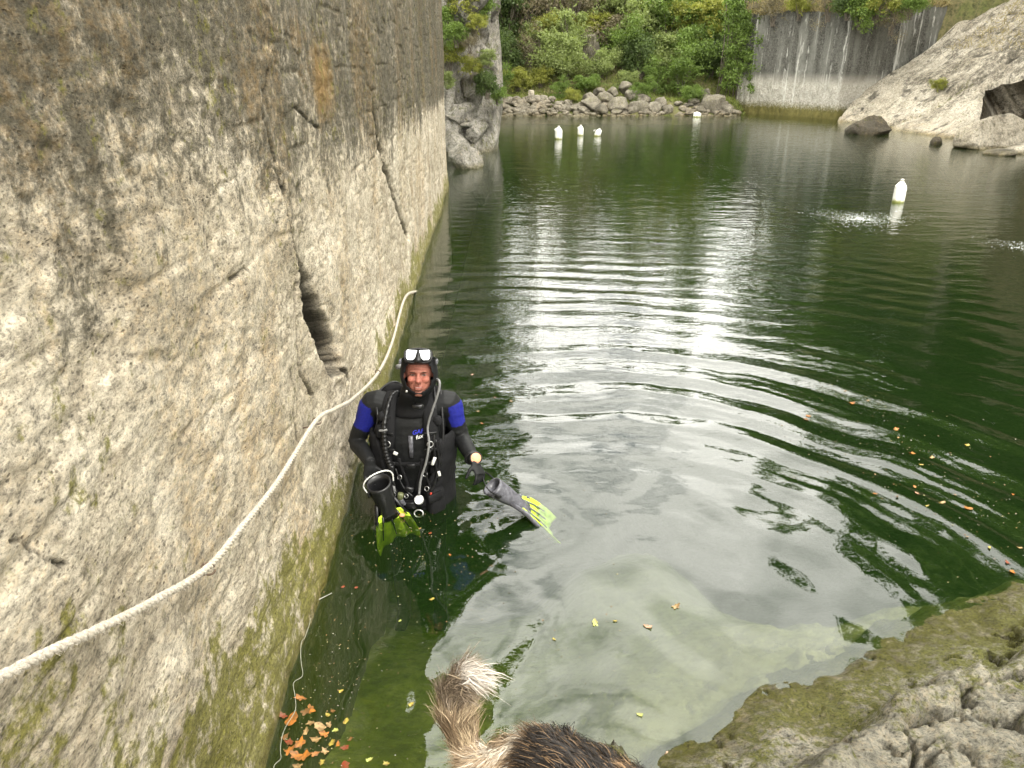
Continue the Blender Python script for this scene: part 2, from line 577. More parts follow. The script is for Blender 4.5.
# thin companion cracks
for pts, ww, dd in ((wyz((298, 285), (302, 330), (305, 372), (318, 398)), 0.018, 0.05),
                    (wyz((340, 368), (352, 378), (350, 395)), 0.025, 0.05),
                    (wyz((372, 105), (377, 140), (388, 170), (398, 205), (409, 238)), 0.075, 0.13),
                    (wyz((383, 118), (386, 150), (381, 185), (385, 205)), 0.05, 0.07),
                    (wyz((234, 278), (247, 267), (250, 272)), 0.008, 0.02),
                    (wyz((20, 545), (38, 560), (62, 562)), 0.004, 0.015),
                    (wyz((0, 542), (14, 541), (20, 546)), 0.004, 0.02),
                    (wyz((296, 105), (308, 120), (322, 130)), 0.010, 0.03),
                    (wyz((300, 440), (296, 410), (299, 395), (296, 370)), 0.010, 0.02),
                    (wyz((268, 70), (262, 110), (272, 150), (281, 190)), 0.012, 0.03),
                    (wyz((302, 468), (304, 500)), 0.003, 0.01)):
    d, fr, sd_ = seg_dist(Y + 0.012 * fbm(Y * 14, Z * 14, oct=2, seed=41), Z + 0.01 * vn(Y * 20, Z * 20, seed=4), pts)
    ins = sst(ww, ww * 0.4, d) * (0.6 + 0.4 * vn(Y * 12, Z * 12, seed=6))
    disp -= ins * dd; crack_shade = np.maximum(crack_shade, sst(ww * 1.15, ww * .7, d) * (0.75 + 0.25 * vn(Y * 12, Z * 12, seed=6)) * .92)
    disp -= 0.03 * sst(0.16, 0.02, d) * (sd_ < 0) * (ww > 0.03)
# attributes
bound = np.interp(Y, [0.5, 1.6, 2.6, 3.7, 6, 9, 17], [2.30, 2.22, 2.10, 1.92, 1.85, 1.74, 1.66])
strk = fbm(Y * 7, Z * 0.9, oct=4, seed=51)
soft = np.interp(Y, [2, 6, 14], [0.46, 0.36, 0.12])
dark = sst(-1, 1, (Z - bound + 0.22 * strk * np.interp(Y, [2, 14], [1.3, 0.5]) + 0.16 * fbm(Y * 2, Z * 2, oct=3, seed=55)) / soft) * np.interp(Y, [2, 10], [0.64, 0.74])
for (px_, py_, ry, rz, am) in ((85, 295, 0.13, 0.13, 0.62), (165, 250, 0.12, 0.05, 0.45), (90, 130, 0.25, 0.15, 0.4), (185, 110, 0.3, 0.16, 0.45), (350, 235, 0.2, 0.1, 0.0), (70, 240, 0.1, 0.1, 0.35), (215, 150, 0.3, 0.14, 0.4)):
    q = WALL(px_, py_)
    g_ = np.exp(-(((Y - q.y) / ry) ** 2 + ((Z - q.z) / rz) ** 2))
    dark = np.maximum(dark, g_ * am * (0.8 + 0.5 * strk))
dark += 0.16 * fbm(Y * 1.3, Z * 1.6, oct=3, seed=77) + 0.10
ochre = 0.19 + 0.34 * fbm(Y * 2.6, Z * 0.8, oct=4, seed=61) + 0.05 * sst(-.2, .4, Z - bound)
for (px_, py_, ry, rz, am) in ((320, 80, 0.5, 0.24, 0.65), (250, 85, 0.2, 0.2, 0.5), (132, 40, 0.16, 0.18, 0.45), (300, 35, 0.3, 0.14, 0.5), (45, 305, 0.05, 0.2, 0.35), (330, 200, 0.3, 0.2, 0.22), (360, 300, 0.4, 0.4, 0.24), (420, 180, 2.6, 0.5, 0.28), (60, 30, 0.15, 0.12, 0.3)):
    q = WALL(px_, py_)
    ochre = np.maximum(ochre, np.exp(-(((Y - q.y) / ry) ** 2 + ((Z - q.z) / rz) ** 2)) * am * 1.25 * (0.9 + 0.8 * strk))
foot = np.interp(Y, [0, 1.5, 2.4, 3.0, 3.6, 4.4, 6, 9, 17], [0.72, 0.62, 0.47, 0.34, 0.20, 0.18, 0.32, 0.30, 0.22])
moss = sst(-1, 1, (foot * 1.12 - Z + 0.2 * fbm(Y * 3.5, Z * 2, oct=3, seed=71)) / 0.12) * 0.66
for (px_, y0_, y1_, wy) in ((42, 640, 790, 0.035), (66, 636, 700, 0.018), (118, 618, 800, 0.030), (128, 690, 800, 0.05), (45, 480, 500, 0.012), (70, 470, 500, 0.012), (160, 700, 790, 0.03), (20, 720, 800, 0.04)):
    a_, b_ = WALL(px_, y0_), WALL(px_ + (y1_ - y0_) * 0.06, y1_)
    d, fr, sd_ = seg_dist(Y + 0.09 * fbm(Y * 7, Z * 5, oct=3, seed=9), Z, [(a_.y, a_.z), (b_.y, b_.z)])
    moss = np.maximum(moss, sst(wy * 3.2, 0, d) * (0.44 + 0.25 * fbm(Y * 6, Z * 4, oct=3, seed=12)))
moss += 0.16 * fbm(Y * 2.5, Z * 1.2, oct=3, seed=81) + 0.11 + 0.09 * sst(-.2, .3, Z - bound)
X = X0 + disp
V = np.stack([X, Y, Z], -1)
nu, nv = V.shape[:2]
Vf = V.reshape(-1, 3)
F_ = gridfaces(nu, nv)
# far return face and top so that the wall has real thickness
end = V[-1, :, :]
ret_n = 30
retx = np.linspace(0, -3.2, ret_n)[1:]
ret = np.stack([end[:, None, 0] + retx[None, :] + 0 * end[:, None, 0],
                end[:, None, 1] + 0.06 + 0.10 * fbm(retx[None, :] * 2 + 0 * end[:, None, 2], end[:, None, 2] * 1.5, oct=3, seed=13),
                end[:, None, 2] + 0 * retx[None, :]], -1)      # nv, ret_n-1, 3
ret = np.transpose(ret, (1, 0, 2))
Vall = np.concatenate([V, ret], 0)
pad = lambda a: np.concatenate([a, np.repeat(a[-1:, :], ret_n - 1, 0)], 0)
dark, ochre, moss, crack_shade = map(pad, (dark, ochre, moss, crack_shade))
top = Vall[:, -1, :].copy()
tops = []
for k, dx in enumerate((0.3, 1.2, 3.0)):
    q = top.copy(); q[:, 0] = np.minimum(q[:, 0], q[:, 0] - dx * (np.arange(len(q)) < nu)); q[:, 2] += 0.15 * (k + 1); tops.append(q)
Vall = np.concatenate([Vall, np.stack(tops, 1)], 1)
pad2 = lambda a: np.concatenate([a, np.repeat(a[:, -1:], 3, 1)], 1)
dark, ochre, moss, crack_shade = map(pad2, (dark, ochre, moss, crack_shade))
nu, nv = Vall.shape[:2]
me = npmesh('rock_wall', Vall.reshape(-1, 3), gridfaces(nu, nv)[:, ::-1], dict(dark=dark, ochre=ochre, moss=moss, crack_shade=crack_shade))
wall_o = link('quarry_wall', me, M['wall'])
tag(wall_o, 'tall pale limestone quarry wall with deep cracks and mossy foot beside the diver', 'rock wall')

# ------------------------------------------------------------------ rocks
def icos(sub):
    bm = bmesh.new(); bmesh.ops.create_icosphere(bm, subdivisions=sub, radius=1.0)
    me = bpy.data.meshes.new('i'); bm.to_mesh(me); bm.free()
    v = getv(me).copy(); f = np.array([p.vertices[:] for p in me.polygons]); bpy.data.meshes.remove(me)
    return v, f


ICO = {k: icos(k) for k in (2, 3, 4, 5)}


def rock_geo(c, r, seed=0, sub=4, planes=14, cut=0.62, rough=0.06, rot=(0, 0, 0), low=0.0):
    v, f = ICO[sub]; v = v.copy()
    rs = np.random.default_rng(seed)
    # blocky: cut by random planes
    for _ in range(planes):
        n = rs.normal(size=3); n /= np.linalg.norm(n)
        dd = rs.uniform(cut - 0.10, cut + 0.16)
        s_ = v @ n
        v = v - np.outer(np.maximum(s_ - dd, 0), n)
    v = v * 1.22
    nn = v / np.linalg.norm(v, axis=1)[:, None]
    cr_ = sst(0.62, 0.9, ridge(v[:, 0] * 1.3, v[:, 1] * 1.3 + seed, v[:, 2] * 1.3, oct=3, seed=seed + 2))
    v = v + nn * (rough * 1.3 * fbm(v[:, 0] * 3 + seed, v[:, 1] * 3, v[:, 2] * 3, oct=6, seed=seed, gain=0.6)[:, None] - rough * 1.6 * cr_[:, None])
    v = v * np.array(r)
    M3 = np.array(Euler(rot).to_matrix())
    v = v @ M3.T + np.array(c)
    return v, f


def rock_attrs(v, seed=0, moss=0.15, dark=0.15, ochre=0.12, mosstop=0.0, cz=0.0):
    n1 = fbm(v[:, 0] * 1.5, v[:, 1] * 1.5, v[:, 2] * 1.5, oct=3, seed=seed + 9)
    n2 = fbm(v[:, 0] * 2.5, v[:, 1] * 2.5, v[:, 2] * 2.5, oct=3, seed=seed + 19)
    return dict(moss=moss + 0.3 * n1 + mosstop * sst(cz, cz + 0.3, v[:, 2]), dark=dark + 0.3 * n2, ochre=ochre - 0.2 * n2, crack_shade=0.75 * sst(0.74, 0.92, ridge(v[:, 0] * 0.9, v[:, 1] * 0.9 + seed, v[:, 2] * 0.7, oct=3, seed=seed + 31)))


def make_rock(name, c, r, mat, label, cat, group=None, seed=0, sub=4, kind=None, **k):
    ak = {q: k.pop(q) for q in ('moss', 'dark', 'ochre', 'mosstop') if q in k}
    v, f = rock_geo(c, r, seed, sub, **k)
    me = npmesh(name, v, f, rock_attrs(v, seed, cz=c[2], **ak))
    o = link(name, me, mat, base=(c[0], c[1], c[2] - r[2] * 0.7))
    return tag(o, label, cat, group, kind)


def merge_rocks(specs, **ak):
    vs, fs, off = [], [], 0
    for sp in specs:
        v, f = rock_geo(**sp); vs.append(v); fs.append(f + off); off += len(v)
    v = np.concatenate(vs); f = np.concatenate(fs)
    return npmesh('r', v, f, rock_attrs(v, specs[0].get('seed', 0), **ak))


# rocky buttress beyond the end of the left wall: blocks stacked and fused into one outcrop
OY = 21.3
specs = [
    dict(c=(-2.6, 23.8, 2.4), r=(1.9, 2.2, 4.4), seed=11, sub=5, planes=18, rough=0.05),
    dict(c=(-1.35, 23.4, 1.0), r=(0.85, 1.8, 1.9), seed=12, sub=5, planes=16, rough=0.05),
    dict(c=(-1.05, 22.7, 0.55), r=(0.50, 1.1, 1.6), seed=13, sub=5, planes=16, rough=0.05, rot=(0, -0.22, 0)),
    dict(c=(-0.62, 22.9, 0.35), r=(0.26, 0.8, 1.35), seed=23, sub=5, planes=16, rough=0.05, rot=(0, -0.05, 0)),
    dict(c=(-1.55, 22.2, -.1), r=(0.5, 0.7, 0.62), seed=14, sub=4, planes=12, rough=0.06),
    dict(c=(-1.10, 23.3, 2.75), r=(0.42, 0.9, 0.75), seed=15, sub=5, planes=14, rough=0.08, rot=(.2, .3, 0)),
    dict(c=(-0.78, 23.2, 2.25), r=(0.26, 0.6, 0.55), seed=25, sub=4, planes=14, rough=0.08, rot=(.1, -.3, .4)),
    dict(c=(-0.80, 23.4, 3.3), r=(0.26, 0.6, 0.7), seed=26, sub=4, planes=14, rough=0.08, rot=(0, .1, .2)),
    dict(c=(-0.68, 23.6, 4.1), r=(0.24, 0.6, 0.7), seed=27, sub=4, planes=14, rough=0.08, rot=(.1, -.1, .7)),
    dict(c=(-1.75, 23.0, 2.9), r=(0.75, 1.0, 0.9), seed=16, sub=5, planes=16, rough=0.08, rot=(.4, 0, .3)),
    dict(c=(-1.35, 23.3, 3.9), r=(0.55, 1.0, 0.8), seed=28, sub=5, planes=16, rough=0.08, rot=(.2, .2, .3)),
    dict(c=(-1.1, 24.1, 5.6), r=(0.8, 1.4, 2.0), seed=17, sub=4, planes=16, rough=0.08),
    dict(c=(-5.0, 23.9, 2.5), r=(3.4, 3.3, 5.4), seed=18, sub=4, planes=14, rough=0.06),
    dict(c=(-1.25, 24.8, 1.5), r=(0.8, 1.6, 3.4), seed=19, sub=4, planes=12, rough=0.06),
]
rb_ = np.random.default_rng(77)
for i in range(26):
    z_ = rb_.uniform(-.1, 4.6); x_ = rb_.uniform(-2.0, -0.72 - .04 * z_); q_ = rb_.uniform(.20, .46)
    specs.append(dict(c=(x_, 21.62 + .10 * z_ + rb_.uniform(-.1, .2), z_), r=(q_, .55, q_ * rb_.uniform(.7, 1.5)), seed=400 + i, sub=4, planes=16, cut=.55, rough=0.035, rot=(rb_.uniform(-.2, .2), rb_.uniform(.3, .7), rb_.uniform(-.5, .5))))
me = merge_rocks(specs, moss=0.24, dark=0.22, ochre=0.12)
o = link('rock_outcrop', me, M['outcrop'], base=(-2, 23, 0))
tag(o, 'grey blocky rock outcrop overgrown with moss just past the end of the long left wall', 'rock outcrop')
make_rock('boulder', tuple(W(465, 156, 0.25)), (0.42, 0.4, 0.36), M['outcrop'], 'pale angular boulder at the waterline in the notch of the left outcrop', 'boulder', seed=71, dark=0.0)
make_rock('boulder', tuple(W(452, 140, 0.45)), (0.35, 0.4, 0.3), M['outcrop'], 'smaller pale block perched at the back of the notch in the left outcrop', 'boulder', seed=72, dark=0.0)

# ------------------------------------------------------------------ far hillside and rims (terrain)
def terr(xs, ys_, fz, name, mat, seed=0, attrs=None):
    Xg, Yg = np.meshgrid(xs, ys_, indexing='ij')
    Zg = fz(Xg, Yg)
    v = np.stack([Xg, Yg, Zg], -1).reshape(-1, 3)
    at = attrs(Xg, Yg, Zg) if attrs else None
    me = npmesh(name, v, gridfaces(len(xs), len(ys_)), at)
    o = link(name, me, mat)
    o['kind'] = 'structure'
    return o


def hill_z(x, y):
    base = 36.2 + 3.0 * sst(9.6, 11.5, x)
    d = y - base
    z = -0.5 + 0.55 * sst(-1.5, 0.5, d) * 1.4 + 0.3
    z = z + 5.2 * sst(0.6, 9.5, d) + 4.6 * sst(7, 20, d)
    z = z + 0.35 * fbm(x * 0.4, y * 0.4, oct=4, seed=91) * sst(0, 3, d) + 0.08 * fbm(x * 2, y * 2, oct=3, seed=92)
    return z


t = NT('hillside_soil')
n1 = t.noise(0.7, 7, 0.65); n2 = t.noise(7, 6, 0.7)
c = t.mix(t.ramp(n1, [(0.42, 0), (0.58, 1)]), (0.12, 0.14, 0.035), (0.20, 0.175, 0.08))
c = t.mix(t.ramp(n2, [(0.35, 0.8), (0.55, 0)]), c, (0.04, 0.05, 0.018))
M['soil'] = t.bsdf(c, 0.95, t.bump(n2, 1.0, 0.15))
terr(np.linspace(-30, 60, 260), np.concatenate([np.linspace(33.5, 48, 120), np.linspace(49, 120, 40)]), hill_z, 'hillside', M['soil'])


def rim_right(x, y):
    # plateau above the right hand cliffs
    xe = np.interp(y, [-20, 5, 20, 24, 28, 32, 37.5, 60], [18, 18, 18.3, 19.5, 20.5, 19.5, 13.5, 13.5])
    d = x - xe
    z = np.interp(y, [-20, 20, 26, 32, 37, 60], [6.2, 6.0, 6.0, 5.2, 4.6, 6])
    z = np.where(d < 0, z + d * 6, z) + 10 * sst(0, 14, d) + 0.3 * fbm(x * .5, y * .5, oct=3, seed=93)
    return z


terr(np.linspace(11, 60, 160), np.linspace(-20, 60, 200), lambda x, y: np.maximum(rim_right(x, y), -3), 'upper_bank', M['soil'])
terr(np.linspace(-40, -4.2, 40), np.linspace(-20, 60, 60), lambda x, y: 7.2 + 0.4 * fbm(x * .3, y * .3, oct=3, seed=94) + 0 * x, 'left_plateau', M['soil'])

# right hand cliff face (dark, broken) running back beside the camera
ysr = np.linspace(-12, 30, 260); zsr = np.linspace(-2, 6.6, 90)
Yr, Zr = np.meshgrid(ysr, zsr, indexing='ij')
Xr = np.interp(Yr, [-12, 5, 18, 22, 24.5, 30], [17.5, 17.5, 16.4, 16.0, 16.1, 18.5])
Xr = Xr + 0.5 * ridge(Yr * 0.4, Zr * 0.5, oct=4, seed=101) + 0.25 * fbm(Yr * 1.5, Zr * 1.5, oct=4, seed=102) + 0.22 * Zr * 0.3
v = np.stack([Xr, Yr, Zr], -1).reshape(-1, 3)
me = npmesh('cliff', v, gridfaces(len(ysr), len(zsr)), rock_attrs(v, 5, moss=0.1, dark=0.4, ochre=0.35))
o = link('cliff_face', me, M['cave'])
tag(o, 'dark brown broken cliff face in the hollow behind the big boulder at right', 'rock wall')

# stained vertical wall at the back right
Pa, Pb = Vector((10.35, 37.6, 0)), Vector((14.2, 30.6, 0))
us = np.linspace(-0.02, 1.15, 330); zs2 = np.linspace(-1.5, 4.7, 170)
U, Z2 = np.meshgrid(us, zs2, indexing='ij')
dirv = (Pb - Pa); nrm = Vector((-dirv.y, dirv.x, 0)).normalized()      # towards the right/back
if nrm.x < 0: nrm = -nrm
topz = 4.12 + 0.22 * fbm(us * 6, us * 0, oct=3, seed=111)
Zc = np.minimum(Z2, topz[:, None])
over = np.maximum(Z2 - topz[:, None], 0)
dsp = 0.10 * fbm(U * 9, Zc * 0.6, oct=4, seed=112) + 0.05 * fbm(U * 50, Zc * 3, oct=3, seed=113) + over * 2.2
LX = np.interp(U, [0, 0.8, 1.15], [10.35, 13.4, 18.0]); LY = np.interp(U, [0, 0.8, 1.15], [37.6, 33.2, 33.9])
v = np.stack([LX + 0.6 * dsp, LY + 0.8 * dsp, Zc + over * 0.5], -1).reshape(-1, 3)
me = npmesh('stained', v, gridfaces(len(us), len(zs2)))
o = link('stained_wall', me, M['streak'])
tag(o, 'vertical grey rock wall with white mineral streaks at the back right of the water', 'rock wall')

# sloping slab: waterline and a 45 degree face rising to the right
S0, S1 = Vector((12.75, 32.0, -0.4)), Vector((13.95, 24.6, -0.4))
ns, nt_ = 260, 260
sg, tg = np.meshgrid(np.linspace(0, 1, ns), np.linspace(0, 1, nt_), indexing='ij')
Ltop = 8.2
along = S1 - S0
upv = Vector((0.80, 0.0, 0.60))
# near edge breaks back as it climbs (the overhang above the hollow)
shr = np.interp(tg * Ltop, [0, 1.35, 3.1, 3.7, 4.5, 8.2], [0.86, 0.86, 0.60, 0.72, 1.0, 1.25]) + 0.02 * fbm(tg * 8, tg * 0, oct=3, seed=121)
back = 0.03 * fbm(tg * 9, tg * 0 + 3, oct=3, seed=122) - 0.20 * sst(0.0, 0.25, tg)
s_ = back + sg * (shr - back)
tt = tg * Ltop
nv_ = along.cross(upv).normalized()
if nv_.z < 0: nv_ = -nv_
h = 0.10 * fbm(s_ * 5 + tt * 0.6, tt * 0.7 - s_ * 2, oct=4, seed=123)
q_ = s_ * 7.8
bed = (q_ * 0.55 + tt * 1.0)
h += 0.09 * ridge(q_ * 1.5 + tt * 0.25, tt * 0.35 - q_ * 0.2, oct=5, seed=124, gain=.6) + 0.03 * fbm(q_ * 6, tt * 2, oct=4, seed=125)
gl = np.exp(-((q_ - 2.9 - 0.25 * tt + 0.3 * vn(tt, tt * 0, seed=2)) / 0.22) ** 2)     # the crease with yellow moss
h -= 0.22 * gl
edge = np.minimum(sst(0, 0.03, sg), sst(1.0, 0.97, sg))
h -= 0.12 * (1 - edge)
ledge = sst(1.0, 0.5, tt + 0.5 * fbm(q_ * 0.9, tt * 0, oct=2, seed=126))
h += 0.12 * ledge
v = np.stack([S0.x + along.x * s_ + upv.x * tt + nv_.x * h, S0.y + along.y * s_ + upv.y * tt + nv_.y * h, S0.z + along.z * s_ + upv.z * tt + nv_.z * h], -1)
lowr = v - np.array(nv_) * 1.6 + np.array([0.4, 0.3, 0])
vv = np.concatenate([v.reshape(-1, 3), lowr.reshape(-1, 3)])
fg = gridfaces(ns, nt_); N = ns * nt_
if True:
    sides = []
    for i in range(ns - 1):
        sides.append((i * nt_, (i + 1) * nt_, N + (i + 1) * nt_, N + i * nt_))
        a = i * nt_ + nt_ - 1; b = (i + 1) * nt_ + nt_ - 1
        sides.append((b, a, N + a, N + b))
    for j in range(nt_ - 1):
        sides.append((j + 1, j, N + j, N + j + 1))
        a = (ns - 1) * nt_ + j
        sides.append((a, a + 1, N + a + 1, N + a))
    fg = np.concatenate([fg, fg[:, ::-1] + N, np.array(sides)])
at = rock_attrs(vv, 7, moss=0.04, dark=0.14, ochre=0.0)
g2 = np.concatenate([gl.ravel(), gl.ravel()]); t2 = np.concatenate([tt.ravel(), tt.ravel()])
at['moss'] = at['moss'] + 0.35 * g2 * (t2 < 3.4) * (t2 > 0.5)
at['ochre'] = at['ochre'] + 0.25 * sst(0.7, 0.2, vv[:, 2]) + 0.10 * sst(3.0, 4.5, t2)
s2_ = np.concatenate([q_.ravel(), q_.ravel()])
at['dark'] = at['dark'] + 0.30 * ridge(s2_ * 2.6 + t2 * .5, t2 * .5, oct=4, seed=127) + 0.20 * sst(2.4, 3.4, t2)
me = npmesh('slab', vv, fg, at)
o = link('rock_slab', me, M['slab'], base=(14, 28, 0))
tag(o, 'huge pale tilted rock slab sloping into the water on the right', 'rock slab')

# big boulder and small ones in front of the hollow
c = AY(989, 136, 23.2)
make_rock('boulder', (c.x + .05, 23.2, 0.22), (1.05, 0.8, 0.62), M['slab'], 'large angular boulder with flat pale top, in the water at the right edge', 'boulder', seed=37, planes=12, cut=0.60, rough=0.03, sub=5, dark=0.1, rot=(0.05, 0.06, 0.3))
make_rock('boulder', tuple(W(1003, 154, 0.02)), (0.42, 0.3, 0.14), M['shore_rock'], 'low flat stone awash in front of the large angular boulder', 'boulder', seed=32, sub=3)
make_rock('boulder', tuple(W(1030, 150, 0.05)), (0.9, 0.5, 0.22), M['slab'], 'low pale rock half out of frame right of the large angular boulder', 'boulder', seed=33, sub=3)
make_rock('boulder', tuple(W(937, 143, 0.03)), (0.17, 0.17, 0.16), M['cave'], 'small round dark stone poking out of the water before the tilted slab', 'boulder', seed=34, sub=3, dark=0.5)
make_rock('boulder', tuple(W(868, 130, 0.12)), (0.75, 0.5, 0.42), M['cave'], 'dark boulder standing in for the shaded gap under the tilted slab, lower left', 'boulder', seed=36, sub=4, dark=0.5)  # dark rock added in place of the shaded gap under the lip

# far shore: boulders, stones, rubble
bl = [(592, 104, .62, .42), (606, 98, .5, .4), (620, 106, .62, .42), (633, 96, .5, .38), (640, 107, .55, .36), (655, 109, .45, .34), (582, 110, .4, .28), (601, 110, .5, .32), (612, 92, .4, .3),
      (624, 88, .45, .3), (598, 92, .35, .25), (643, 100, .4, .3), (668, 110, .3, .24), (574, 108, .28, .2), (588, 97, .35, .25), (632, 111, .35, .22), (617, 112, .34, .22), (660, 102, .35, .28),
      (712, 104, .85, .6), (700, 110, .35, .28), (726, 110, .4, .3), (704, 95, .5, .36), (694, 101, .3, .22)]
names = ['first', 'second', 'third', 'fourth', 'fifth', 'sixth', 'seventh', 'eighth', 'ninth', 'tenth', 'eleventh', 'twelfth', 'thirteenth', 'fourteenth', 'fifteenth', 'sixteenth', 'seventeenth', 'eighteenth', 'nineteenth', 'twentieth', '21st', '22nd', '23rd', '24th', '25th', '26th', '27th', '28th', '29th', '30th', '31st', '32nd', '33rd', '34th', '35th', '36th', '37th', '38th', '39th', '40th'] + ['%dth' % k for k in range(41, 120)]
bl_sorted = sorted(bl)
for i, (x, y, r1, r2) in enumerate(bl_sorted):
    Yd = 35.5 + (112 - y) * 0.06
    p = AY(x, y, Yd)
    where = 'far shore boulder pile' if x < 680 else 'far corner right of the pile'
    k = i if x < 680 else i - sum(1 for b in bl_sorted if b[0] < 680)
    make_rock('shore_boulder', (p.x, Yd, max(0.05, p.z)), (r1 * .80, r1 * .75, r2 * .80), M['shore_rock'], 'grey boulder, %s from the left, in the %s' % (names[k], where), 'boulder', 'boulders on the far shore', seed=200 + i, sub=3, rot=(0, 0, random.uniform(0, 3)), dark=0.05)
c = AY(588, 50, 40.2)
make_rock('rock_ledge', (c.x, 40.3, c.z - 0.1), (0.85, 0.7, 1.0), M['shore_rock'], 'grey rock ledge jutting from the far hillside above the boulder pile', 'rock ledge', seed=51, sub=5, planes=18, cut=.5, rough=0.1, dark=0.4, moss=0.35)
make_rock('shore_stone', tuple(AY(531, 93, 36.6)), (0.2, 0.2, 0.16), M['slab'], 'small pale stone sitting on the mossy far bank at left', 'stone', seed=52, sub=3)
specs = []
for i in range(560):
    x = random.uniform(-0.6, 3.2) if i < 330 else random.uniform(3.0, 10.5)
    y = 34.95 + random.uniform(0, 1.25)
    r_ = random.uniform(0.06, 0.17)
    specs.append(dict(c=(x, y, float(hill_z(np.array(x), np.array(y))) + 0.05 + (0.22 * max(0, y - 35.2) if x < 1.9 else 0)), r=(r_, r_ * .9, r_ * .65), seed=300 + i, sub=2, planes=5))
me = merge_rocks(specs, moss=0.12, dark=0.1, ochre=0.22)
o = link('shore_rubble', me, M['shore_rock'], smooth=False)
tag(o, 'loose pale and rusty stones heaped along the far waterline', 'rubble', kind='stuff')

# ------------------------------------------------------------------ near bank and lake bed
def shore_y(x):
    return np.interp(x, [-1.5, -0.2, 0.2, 0.60, 0.80, 1.15, 1.6, 2.6, 4, 8, 17], [1.34, 1.38, 1.55, 2.12, 2.22, 2.46, 2.72, 3.12, 3.5, 4.2, 5.0])


def bank_z(x, y):
    n0 = 0.06 * fbm(x * 3.1, y * 3.1, oct=4, seed=131) + 0.10 * sst(.8, 1.2, x) * fbm(x * 5, y * 5, oct=4, seed=136)
    s = shore_y(x) + n0 - y                              # >0 = landward
    wide = sst(0.85, 1.25, x)
    lft = sst(0.52, 0.25, x)
    up = 0.85 * sst(0, 0.16, s) * lft + (1 - lft) * (1 - wide) * (0.05 * sst(0, .16, s) + 0.11 * sst(.12, .4, s) + 0.67 * sst(.45, .85, s)) + wide * (0.03 * sst(0, 0.14, s) + 0.07 * sst(0.1, 0.45, s) + 0.18 * sst(0.38, 0.55, s) + 0.55 * sst(0.6, 1.6, s))
    dn = -(0.30 * sst(0, 0.35, -s) + 0.75 * sst(0.2, 2.2, -s) + 3.0 * sst(1.8, 7, -s) + 1.9 * sst(0.1, 2.4, -s) * sst(1.0, 2.8, x))
    z = np.where(s > 0, up, dn)
    cr = ridge(x * 3.0 + y + .3 * vn(x * 5, y * 5, seed=3), y * 2.8 - x * .9, oct=5, seed=132, gain=.62)
    amp = sst(-0.1, 0.5, s)
    z = z + (0.055 * fbm(x * 4, y * 4, oct=5, seed=133) - 0.13 * sst(0.55, 0.85, cr)) * (0.25 + 0.75 * amp)
    z = z + 0.022 * fbm(x * 13, y * 13, oct=4, seed=134) * (0.2 + amp)
    return z, s, cr


xs = np.concatenate([np.linspace(-1.6, 0.3, 70)[:-1], np.linspace(0.3, 3.2, 330)[:-1], np.linspace(3.2, 17, 90)])
ysb = np.concatenate([np.linspace(-6, 0.8, 60)[:-1], np.linspace(0.8, 3.6, 330)[:-1], np.linspace(3.6, 36.5, 110)])
Xg, Yg = np.meshgrid(xs, ysb, indexing='ij')
Zg, sg_, crg = bank_z(Xg, Yg)
Zg = np.where(Yg > 30, Zg + 0, Zg)
v = np.stack([Xg, Yg, Zg], -1).reshape(-1, 3)
mossb = 0.34 * sst(0.8, 0.2, sg_) + 0.25 + 0.45 * sst(0.02, -0.1, sg_) + 0.50 * fbm(Xg * 3, Yg * 3, oct=5, seed=141, gain=.6)
at = dict(moss=mossb, dark=0.12 + 0.28 * fbm(Xg * 2, Yg * 2, oct=3, seed=142) + 0.25 * sst(0.05, -0.1, sg_), ochre=0.1 + 0.2 * fbm(Xg, Yg, oct=2, seed=143), crack_shade=0.9 * sst(0.66, 0.9, crg) * sst(0.0, 0.3, sg_))
f = gridfaces(len(xs), len(ysb))
land = (sg_ > -0.22)
cell = land.reshape(-1)[f].any(1)
me = npmesh('bank', v, f[cell], at)
# compact unused verts
def compact(me):
    bm = bmesh.new(); bm.from_mesh(me); bmesh.ops.delete(bm, geom=[q for q in bm.verts if not q.link_faces], context='VERTS'); bm.to_mesh(me); bm.free()
compact(me)
o = link('bank_rock', me, M['bank'])
tag(o, 'cracked mossy limestone bank sloping into the water at the bottom right', 'rock bank')
t = NT('lake_bed_silt')
n1 = t.noise(1.6, 7, 0.65, 0.6); n2 = t.noise(11, 6, 0.7)
sx = t.n('ShaderNodeSeparateXYZ'); t.l(t.tc.outputs['Object'], sx.inputs[0])
algx = t.math('ADD', sx.outputs['X'], t.math('MULTIPLY', t.math('SUBTRACT', t.noise(1.3, 6, 0.6), 0.5), 1.6))
silt = t.mix(t.ramp(n1, [(0.40, 0), (0.60, 1)]), (0.24, 0.215, 0.14), (0.34, 0.31, 0.21))
alg = t.mix(t.ramp(n1, [(0.40, 0), (0.60, 1)]), (0.27, 0.265, 0.055), (0.46, 0.43, 0.12))
c = t.mix(t.ramp(t.math('ADD', algx, 0.5), [(0.30, 1), (0.85, 0)]), silt, alg)
c = t.mix(t.ramp(n2, [(0.35, 0.6), (0.55, 0)]), c, (0.12, 0.11, 0.045))
M['bed'] = t.bsdf(c, 0.95, t.bump(n2, 0.8, 0.03))
me = npmesh('bed', v + np.array([0, 0, 0.0]), f[~cell])
compact(me)
o = link('lake_bed', me, M['bed']); o['kind'] = 'structure'

